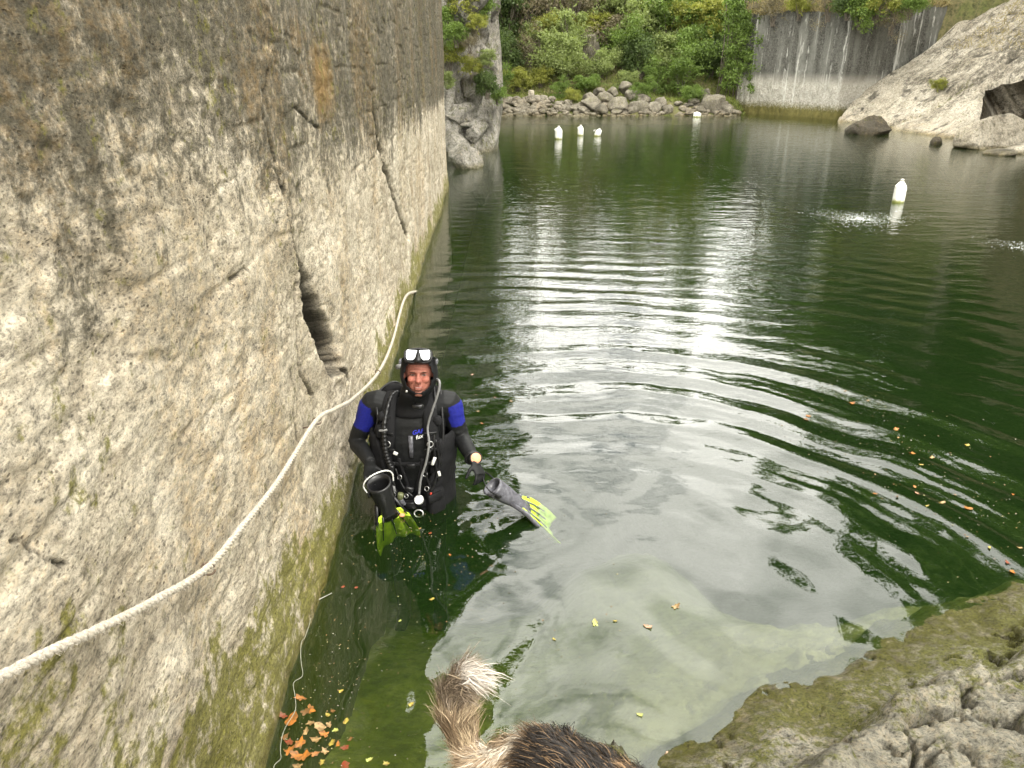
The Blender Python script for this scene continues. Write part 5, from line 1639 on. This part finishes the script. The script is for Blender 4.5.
setv(me, v)
link('air_cell', me, M['nylon'], diver)
# padded shoulder straps
for q, x0, x1, x2 in ((-1, -.705, -.715, -.745), (1, -.485, -.470, -.435)):
    pts = [Vector((x0 + q * -.01, 4.17, .52)), Vector((x0, 4.10, .655)), Vector((x0 + q * .005, 4.01, .655)), tf(x1, .56, .028), tf(x1 + q * .005, .46, .032), tf(x2, .34, .035), tf(x2 - q * .01, .22, .05)]
    MB().tube(smooth_path(pts, 6), [(.043, .020)] * 37, 12, up=(0, 1, 0)).build('shoulder_strap', M['nylon'], diver)
    # webbing and clips
    for z, wd in ((.50, .075), (.40, .08), (.31, .075)):
        c_ = tf(x1 + q * .002, z, .055)
        MB().box(c_, (wd, .010, .018), Euler((R(12), 0, q * .25)), .003).build('strap_clip', M['rubber'], diver)
    MB().torus(tf(x1, .44, .066), .017, .003, Euler((R(75), 0, .3 * q))).build('ring', M['steel'], diver)
# chest and waist webbing
def band(z0, z1, add, x0, x1, w=.016, nm='webbing', mt='nylon'):
    pts = [tf(x0 + (x1 - x0) * k / 14, z0 + (z1 - z0) * k / 14, add) for k in range(15)]
    MB().tube(pts, [(w, .004)] * 15, 8, up=(0, 1, 0)).build(nm, M[mt], diver)
band(.30, .30, .040, -.70, -.48, .014)
band(.05, .05, .090, -.76, -.43, .026, 'waist_belt')
band(.10, .02, .095, -.72, -.60, .010)
band(.34, .12, .040, -.66, -.61, .010)
band(.34, .10, .045, -.52, -.57, .010)
MB().box(tf(-.60, .05, .105), (.06, .02, .045), None, .006).build('belt_buckle', M['rubber'], diver)
MB().box(tf(-.588, .30, .055), (.05, .016, .026), None, .005).build('chest_buckle', M['rubber'], diver)
for q, x in ((-1, -.735), (1, -.455)):
    c_ = tf(x, .06, .10)
    MB().box(c_ + Vector((0, .01, 0)), (.11, .07, .17), Euler((R(-4), 0, q * .75)), .022).build('pocket', M['nylon'], diver)
    MB().box(c_ + Vector((q * .006, -.035, .05)), (.10, .012, .05), Euler((R(-8), 0, q * .75)), .005).build('pocket_flap', M['neo'], diver)
# zip flap down the chest
MB().tube([tf(-.588, .47, .006), tf(-.588, .40, .007), tf(-.588, .33, .008)], [(.014, .005)] * 3, 8, up=(0, 1, 0)).build('zip_flap', M['greyrub'], diver)
# corrugated inflator hose on the image left shoulder
pts = smooth_path([Vector((-.66, 4.12, .66)), Vector((-.70, 4.02, .672)), tf(-.725, .58, .07), tf(-.73, .48, .075), tf(-.725, .39, .08), tf(-.705, .31, .085)], 16)
MB().tube(pts, [.0165 if (k // 2) % 2 else .0125 for k in range(len(pts))], 10).build('inflator_hose', M['rubber'], diver)
MB().box(tf(-.70, .285, .09), (.03, .03, .07), Euler((.1, .15, 0)), .007).build('inflator_valve', M['rubber'], diver)
MB().box(tf(-.672, .385, .062), (.026, .008, .022), Euler((0, .5, 0)), .004).build('white_clip', M['white'], diver)
MB().box(tf(-.735, .53, .085), (.05, .010, .012), Euler((0, -.15, 0)), .003).build('white_clip', M['hose'], diver)
# hoses
MB().tube(smooth_path([Vector((-.60, 4.20, .60)), Vector((-.70, 4.17, .70)), Vector((-.79, 4.06, .665)), tf(-.775, .56, .05), Vector((-.815, 3.99, .40)), tf(-.77, .22, .08)], 10), .0075, 8).build('hose', M['rubber'], diver)
MB().tube(smooth_path([Vector((-.56, 4.20, .62)), Vector((-.46, 4.15, .74)), Vector((-.42, 4.06, .70)), Vector((-.405, 3.98, .60)), Vector((-.40, 3.93, .46)), tf(-.42, .30, .08)], 10), .0085, 8).build('hose', M['rubber'], diver)
MB().tube(smooth_path([Vector((-.56, 4.20, .60)), Vector((-.475, 4.13, .72)), Vector((-.45, 4.03, .70)), Vector((-.44, 3.95, .58)), tf(-.45, .42, .06), tf(-.435, .2, .09)], 10), .0075, 8).build('hose', M['rubber'], diver)
MB().tube(smooth_path([Vector((-.52, 4.12, .70)), H(.098, -.045, -.02), H(.105, -.075, -.075), tf(-.478, .56, .075), tf(-.474, .46, .085), tf(-.495, .34, .085), tf(-.53, .23, .09), tf(-.545, .13, .11)], 12), .0068, 10).build('gauge_hose', M['hose'], diver)
MB().tube(smooth_path([tf(-.80, .40, .0), tf(-.80, .30, .05), Vector((-.82, 3.98, .22)), tf(-.79, .12, .11)], 8), .005, 8).build('thin_hose', plain('yellow_hose', (0.30, 0.28, 0.10), 0.5), diver)
for (x, z, sz, rt) in ((-.735, .585, (.07, .05, .05), (.2, .3, .3)), (-.76, .50, (.05, .05, .08), (.1, .1, .4)), (-.43, .56, (.05, .045, .06), (.1, -.2, -.3)), (-.42, .40, (.045, .05, .10), (0, -.1, -.4)), (-.755, .34, (.05, .05, .10), (0, .1, .4))):
    MB().box(tf(x, z, .045), sz, Euler(rt), .014).build('pad', M['nylon'], diver)
# gauge and hanging kit
def disc(c_, nrm__, r, th, mat, nm, ring_mat=None):
    q = Vector(nrm__).to_track_quat('Z', 'Y').to_euler()
    M3_ = q.to_matrix(); rg = []
    for z, rr in ((0, .92), (th * .2, 1), (th * .8, 1), (th, .92)):
        rg.append([Vector(c_) + M3_ @ Vector((r * rr * math.cos(a), r * rr * math.sin(a), z)) for a in [2 * math.pi * k / 24 for k in range(24)]])
    o_ = MB().loft(rg).build(nm, mat, diver)
    if ring_mat: MB().torus(Vector(c_) + M3_ @ Vector((0, 0, th)), r, r * .12, q).build('bezel', ring_mat, diver)
    return o_
gz = tf(-.545, .095, .115)
disc(gz, (0, -.8, .45), .026, .012, M['white'], 'gauge', M['steel'])
gz2 = tf(-.552, -.03 + .035, .125)
MB().torus(gz2, .026, .005, Euler((R(62), 0, 0)), sy=.8).build('ring', M['steel'], diver)
MB().box(tf(-.655, .115, .115), (.035, .03, .06), Euler((.2, .2, 0)), .009).build('torch', plain('olive_plastic', (.12, .13, .06), .4), diver)
MB().tube(smooth_path([tf(-.745, .17, .12), tf(-.722, .11, .14), tf(-.735, .04, .14), tf(-.72, -.01, .14)], 8), [.006 if (k % 3) else .009 for k in range(25)], 8).build('chain_clip', M['steel'], diver)
MB().torus(tf(-.735, .20, .13), .017, .003, Euler((R(70), 0.3, 0))).build('ring', M['steel'], diver)
MB().box(tf(-.455, .33, .075), (.018, .012, .055), Euler((0, .35, 0)), .004).build('white_clip', M['white'], diver)
MB().box(tf(-.425, .25, .10), (.016, .010, .032), Euler((0, -.2, 0)), .003).build('white_clip', M['white'], diver)
MB().box(tf(-.475, .13, .125), (.012, .008, .03), Euler((0, .1, 0)), .003).build('red_clip', plain('red_plastic', (.5, .05, .03), .4), diver)
MB().ell(tf(-.69, .03, .165), (.038, .018, .016), 16, 10, Euler((0, -.3, 0))).build('yellow_mouthpiece', M['yel'], diver)
MB().ell(tf(-.645, .02, .165), (.018, .014, .012), 12, 8).build('mouthpiece_tip', M['face_or'], diver)
# regulator resting under the chin
MB().box(H(.0, -.115, -.150), (.062, .03, .034), Euler((.3, 0, 0)), .012).build('regulator', M['rubber'], diver)
MB().ell(H(-.060, -.095, -.075), (.008, .008, .008), 10, 8).build('snorkel_keeper', M['steel'], diver)
for (x, z, ad, r_) in ((-.66, .22, .06, .013), (-.51, .24, .06, .013), (-.70, .12, .11, .016), (-.50, .16, .10, .014), (-.62, .12, .11, .012)):
    MB().torus(tf(x, z, ad), r_, .0026, Euler((R(70), 0, random.uniform(-.5, .5)))).build('ring', M['steel'], diver)
for (a_, b_, c_, w_) in ((( -.745, .44, .05), (-.76, .30, .06), (-.70, .16, .10), .006), ((-.44, .46, .06), (-.425, .30, .08), (-.47, .14, .11), .006), ((-.68, .28, .06), (-.64, .18, .09), (-.58, .12, .12), .005), ((-.47, .40, .06), (-.50, .26, .08), (-.455, .10, .13), .005), ((-.78, .26, .05), (-.76, .14, .10), (-.70, .06, .13), .007)):
    MB().tube(smooth_path([tf(*a_), tf(*b_), tf(*c_)], 8), w_, 8).build('hose', M['rubber'], diver)
MB().box(tf(-.60, .165, .10), (.05, .03, .035), Euler((.1, .3, 0)), .01).build('accessory', M['rubber'], diver)
MB().box(tf(-.645, .08, .12), (.03, .02, .05), Euler((.1, -.4, 0)), .008).build('accessory', M['greyrub'], diver)
MB().tube([tf(-.70, .21, .10), tf(-.685, .15, .12)], .010, 8).build('accessory', M['hose'], diver)
# cylinder behind
rg = []
tk = Vector((-.60, 4.27, 0))
for z, r_ in ((-.20, .03), (-.18, .085), (.36, .085), (.43, .075), (.48, .04), (.50, .025), (.53, .022)):
    rg.append([tk + Vector((r_ * math.cos(a), r_ * math.sin(a), z)) for a in [2 * math.pi * k / 24 for k in range(24)]])
tank = MB().loft(rg).build('air_cylinder', M['tankm'], diver)
MB().tube([tk + Vector((-.07, 0, .55)), tk + Vector((.07, 0, .55))], .02, 12).build('valve', M['steel'], tank)
MB().tube([AY(397, 367, 4.18), AY(402, 366, 4.16)], .016, 12).build('valve_knob', M['hose'], tank)
# printed marks on the chest
def text_mesh(txt, size, loc, rot, mat, nm, shear=0.3):
    cu = bpy.data.curves.new(nm, 'FONT'); cu.body = txt; cu.size = size; cu.extrude = .0008; cu.shear = shear; cu.align_x = 'CENTER'
    cu.space_character = 1.05; cu.offset = size * .02
    ob = bpy.data.objects.new('t', cu); COL.objects.link(ob); bpy.context.view_layer.update()
    me_ = bpy.data.meshes.new_from_object(ob.evaluated_get(bpy.context.evaluated_depsgraph_get()))
    bpy.data.objects.remove(ob)
    me_.transform(Matrix.Translation(loc) @ Euler(rot).to_matrix().to_4x4())
    me_.materials.clear()
    return link(nm, me_, mat, diver, smooth=False)
text_mesh('GAPS', .034, tf(-.535, .487, .014), (R(78), R(-8), R(12)), M['logo_blue'], 'chest_print')
text_mesh('fux', .032, tf(-.535, .458, .016), (R(80), R(-14), R(12)), M['white'], 'chest_print')
# wrist instrument with orange face
wdir = (wL - eL).normalized()
wc = wL - wdir * .03
MB().torus(wc, .040, .009, wdir.to_track_quat('Z', 'Y').to_euler(), 24, 8).build('wrist_strap', M['rubber'], diver)
vd = (Vector((0, 0, HC)) - wc).normalized()
disc(wc + vd * .036 + Vector((.018, 0, 0)), vd + Vector((.25, 0, 0)), .034, .012, M['face_or'], 'wrist_dial', M['rubber'])

# ---- fins held in the hands (one prototype in local space: heel at the origin, blade along +Y)
def make_fin(label, pocket_mat, blade_mat, strap_mat):
    e = empty('swim_fin', (0, 0, 0), label, 'fin', 'swim fins held by the diver')
    # foot pocket, an open shoe
    outer, inner = [], []
    prof = [(0.0, .058, .050), (.05, .058, .050), (.12, .051, .044), (.19, .043, .034), (.25, .043, .022), (.30, .052, .012)]
    for y, w, h in prof:
        outer.append([Vector((w * math.cos(a), y + (.035 * (math.sin(a) + 1) / 2 if y < .02 else 0), h * math.sin(a) + h * .2)) for a in [2 * math.pi * k / 24 for k in range(24)]])
    for y, w, h in reversed(prof[:4]):
        inner.append([Vector(((w - .008) * math.cos(a), y + (.035 * (math.sin(a) + 1) / 2 if y < .02 else 0) + .001, (h - .008) * math.sin(a) + h * .2)) for a in [2 * math.pi * k / 24 for k in range(24)]])
    mb = MB(); mb.loft(list(reversed(outer)) + list(reversed(inner)), cap=True)
    mb.build('foot_pocket', pocket_mat, e)
    # blade with a forked, scooped end
    bmf = bmesh.new(); g_ = []
    for i in range(25):
        y = .235 + .25 * i / 24; row = []
        wd_ = float(np.interp(i, [0, 6, 20, 24], [.055, .085, .112, .108]))
        for k in range(17):
            u_ = k / 8 - 1
            yy = y + (.05 * (abs(u_) ** 1.5) * (i / 24) ** 3)
            row.append(bmf.verts.new((u_ * wd_, yy, .010 - .012 * math.cos(u_ * math.pi * 3) * (i / 24) - .05 * (i / 24) ** 2 + .012 * abs(u_) ** 4)))
        g_.append(row)
    for a, b in zip(g_[:-1], g_[1:]):
        for k in range(16): bmf.faces.new((a[k], a[k + 1], b[k + 1], b[k]))
    me_ = bpy.data.meshes.new('b'); bmf.to_mesh(me_); bmf.free()
    link('blade', modmesh(me_, [('SOLIDIFY', dict(thickness=.005, offset=0.0))]), blade_mat, e)
    for q in (-1, 1):
        MB().tube([(q * .044, .16, .004), (q * .070, .27, .012), (q * .098, .34, .004), (q * .110, .41, -.01), (q * .114, .505, -.035)], [(.010, .012), (.009, .014), (.008, .013), (.006, .011), (.004, .006)], 8).build('side_rail', pocket_mat, e)
        MB().box((q * .063, .06, .012), (.012, .035, .024), None, .004).build('buckle', M['rubber'], e)
    for q in (-.35, 0, .35):
        MB().tube([(q * .10, .25, .014), (q * .15, .33, .012), (q * .2, .42, .002)], [.006, .005, .003], 6).build('rib', pocket_mat, e)
    pts = smooth_path([(-.063, .06, .014), (-.072, -.005, .020), (-.050, -.050, .030), (0, -.066, .034), (.050, -.050, .030), (.072, -.005, .020), (.063, .06, .014)], 6)
    MB().tube(pts, [.0042 if k % 2 else .003 for k in range(len(pts))], 8).build('spring_strap', strap_mat, e)
    return e


def orient(e, origin, ydir, zdir):
    y = ydir.normalized(); z = (zdir - y * zdir.dot(y)).normalized(); x = y.cross(z)
    e.rotation_mode = 'XYZ'
    e.rotation_euler = Matrix((x, y, z)).transposed().to_euler(); e.location = origin


f1 = make_fin('black fin with lime blade hanging upright from the diver\'s hand beside the wall', M['rubber'], M['lime'], M['white'])
orient(f1, fR0, (AY(392, 516, 3.80) - fR0) + Vector((0, -.03, 0)), Vector((.25, -.75, .5)))
f1.scale = (1.22, 1.0, 1.2)
f2 = make_fin('grey fin with lime blade lying half awash on the open water side of the diver', M['greyrub'], M['lime'], M['rubber'])
p0 = AY(488, 486, 3.79); p1 = W(541, 517, -.02)
f2.scale = (1.15, 1, 1.15)
orient(f2, p0, p1 - p0, Vector((.12, -.05, 1)))

# ------------------------------------------------------------------ the dog on the ledge, seen from behind and above
DX, DY, DZ = 0.03, 1.00, 0.865
dog = empty('dog', (DX + .25, DY - .2, DZ), 'shaggy dark brown dog with raised cream and white tail standing at the bottom edge', 'dog')
hdg = Vector((.80, -.60, 0)).normalized(); sdv = Vector((.60, .80, 0)).normalized()
G = lambda a, b, z: Vector((DX, DY, 0)) + hdg * a + sdv * b + Vector((0, 0, DZ + z))
db = MB()
# trunk: rump, loin, deep chest
db.tube([G(-.02, 0, .40), G(.04, 0, .415), G(.14, 0, .42), G(.26, 0, .41), G(.38, 0, .40), G(.47, 0, .41), G(.53, 0, .43)],
        [(.05, .06), (.095, .105), (.100, .100), (.105, .110), (.112, .130), (.095, .120), (.06, .08)], 18, up=(0, 0, 1))
db.tube([G(.46, 0, .45), G(.55, 0, .54), G(.62, 0, .62)], [.085, .068, .060], 14)
db.ell(G(.655, 0, .655), (.065, .062, .060), 18, 12)
db.tube([G(.68, 0, .650), G(.76, 0, .632), G(.80, 0, .625)], [.040, .028, .020], 12)
for q in (-1, 1):
    db.tube([G(.62, q * .045, .69), G(.60, q * .062, .735), G(.60, q * .068, .755)], [(.022, .012), (.016, .008), (.005, .004)], 8)
    db.tube([G(.03, q * .065, .36), G(.09, q * .075, .25), G(.02, q * .075, .15), G(.0, q * .075, .14)], [.072, .046, .026, .022], 12)   # thigh to hock
    db.tube([G(-.005, q * .075, .15), G(.015, q * .075, .04), G(.04, q * .075, .012)], [.022, .018, .022], 10)
    db.tube([G(.0, q * .075, .018), G(.055, q * .078, .014)], [(.024, .016), (.024, .012)], 10)
    db.tube([G(.43, q * .070, .34), G(.42, q * .072, .22), G(.43, q * .070, .10), G(.43, q * .07, .02)], [.050, .030, .020, .022], 10)
    db.tube([G(.42, q * .07, .016), G(.475, q * .07, .013)], [(.024, .015), (.022, .011)], 10)
# tail raised, curling over
tp = [G(-.02, .0, .455)]
for (x, y, Yd) in ((486, 765, .985), (466, 748, 1.01), (454, 718, 1.02), (453, 692, 1.03), (464, 675, 1.02), (481, 679, 1.0)): tp.append(AY(x, y, Yd))
db.tube(smooth_path(tp, 4), list(np.interp(np.linspace(0, 6, 25), [0, 1, 3, 5, 6], [.028, .020, .014, .010, .005])), 10)
me = modmesh(db.mesh('dog'), [('REMESH', dict(mode='VOXEL', voxel_size=0.009, use_smooth_shade=True)), ('SMOOTH', dict(factor=.5, iterations=4))])
v = getv(me).astype(float); nn = getn(me).astype(float)
tpa = np.array([list(p) for p in smooth_path(tp, 8)])


def dog_col(p):
    a = (p - np.array([DX, DY, 0])) @ np.array(hdg)
    dt = np.linalg.norm(p[:, None, :] - tpa[None, :, :], axis=2); ti = dt.argmin(1) / len(tpa); dmin = dt.min(1)
    n_ = fbm(p[:, 0] * 14, p[:, 1] * 14, p[:, 2] * 14, oct=3, seed=181)
    n2_ = fbm(p[:, 0] * 30, p[:, 1] * 30, p[:, 2] * 30, oct=2, seed=182)
    base = np.where((n_ + .9 * np.exp(-((a + .02) / .05) ** 2) - .15 > .40)[:, None], np.array([.13, .085, .05]), np.array([.022, .017, .014]))
    base = np.where((n2_ + n_ > .62)[:, None], np.array([.30, .19, .10]), base)
    tail = dmin < .042
    tc_ = np.where((ti < .78)[:, None], np.where((n2_ > -.1)[:, None], np.array([.40, .31, .20]), np.array([.16, .11, .065])), np.array([.55, .50, .44]))
    tc_ = np.where(((ti > .55) & (ti < .8) & (n_ > .05))[:, None], np.array([.20, .155, .11]), tc_)
    tc_ = np.where((ti < .22)[:, None], np.where((n2_ > 0)[:, None], np.array([.52, .45, .36]), np.array([.30, .22, .14])), tc_)
    legs = p[:, 2] < DZ + .2
    base = np.where(legs[:, None], np.array([.42, .30, .18]), base)
    return np.where(tail[:, None], tc_, base), tail, ti


cc, _, _ = dog_col(v)
setcol(me, 'col', cc * .6)
M['skin'] = vcol('dog_skin', .8)
link('body', me, M['skin'], dog)
# coat
tris = np.array([p.vertices[:3] for p in me.polygons]); cen = v[tris].mean(1); nrmf = nn[tris].mean(1)
ar = np.linalg.norm(np.cross(v[tris[:, 1]] - v[tris[:, 0]], v[tris[:, 2]] - v[tris[:, 0]]), axis=1)
c0, tl, ti = dog_col(cen)
wgt = ar * np.where(tl, 4.0, 1.0) * np.where(cen[:, 2] > DZ + .2, 1, .25) * np.where((cen - np.array([DX, DY, 0])) @ np.array(hdg) < .5, 1.0, .3); wgt /= wgt.sum()
n = 80000
pick = rng.choice(len(cen), n, p=wgt)
root = cen[pick] + rng.normal(size=(n, 3)) * .004
nr = nrmf[pick]; nr /= np.linalg.norm(nr, axis=1)[:, None] + 1e-9
cst, tl, ti = dog_col(root)
back_ = np.array(-hdg)
tdir = np.gradient(tpa, axis=0); tdir /= np.linalg.norm(tdir, axis=1)[:, None]
k_ = np.clip((ti * len(tpa)).astype(int), 0, len(tpa) - 1)
lay = np.where(tl[:, None], tdir[k_] * 1.0 + np.array([.15, .05, -.25]), back_ * .8 + np.array([0, 0, -.55]))
cl = np.stack([fbm(root[:, 0] * 22, root[:, 1] * 22, root[:, 2] * 22, oct=2, seed=190 + i) for i in range(3)], -1)
length = np.where(tl, np.where(ti > .75, .040, .050), .045) * rng.uniform(.55, 1.25, n)
wild = rng.uniform(0, 1, n) < .006
length = np.where(wild, length * 1.7, length)
d1 = nr * .42 + lay * .8 + cl * .6 + rng.normal(size=(n, 3)) * .10; d1 /= np.linalg.norm(d1, axis=1)[:, None]
d2_ = nr * .15 + lay * 1.0 + cl * 1.1 + rng.normal(size=(n, 3)) * .12 + np.array([0, 0, -.2]); d2_ /= np.linalg.norm(d2_, axis=1)[:, None]
P1 = root + d1 * (length * .45)[:, None]; P2 = P1 + d2_ * (length * .35)[:, None]; P3 = P2 + (d2_ + np.array([0, 0, -.25])) * (length * .3)[:, None]
sdx = np.cross(d1, nr + rng.normal(size=(n, 3)) * .3); sdx /= np.linalg.norm(sdx, axis=1)[:, None] + 1e-9
w_ = .00055
vv = np.stack([root - sdx * w_, root + sdx * w_, P1 + sdx * w_, P1 - sdx * w_, P2 + sdx * w_ * .7, P2 - sdx * w_ * .7, P3 + sdx * .0001, P3 - sdx * .0001], 1).reshape(-1, 3)
b = np.arange(n)[:, None] * 8
f = np.concatenate([b + np.array([[0, 1, 2, 3]]), b + np.array([[3, 2, 4, 5]]), b + np.array([[5, 4, 6, 7]])])
tanm = (rng.uniform(0, 1, n) < .16) & ~tl
cst = np.where(tanm[:, None], np.array([.22, .14, .075]), cst)
cst = cst * rng.uniform(.6, 1.5, (n, 1))
M['fur'] = vcol('dog_fur', .55, var=0.05, bump=0.0)
link('coat', npmesh('fur', vv, f, None, dict(col=np.clip(np.repeat(cst, 8, 0), 0, .95))), M['fur'], dog, smooth=False)
MB().ell(G(.81, 0, .628), (.014, .014, .011), 12, 8).build('nose', M['rubber'], dog)
for q in (-1, 1): MB().ell(G(.70, q * .033, .672), (.010, .010, .010), 12, 8).build('eye', M['rubber'], dog)
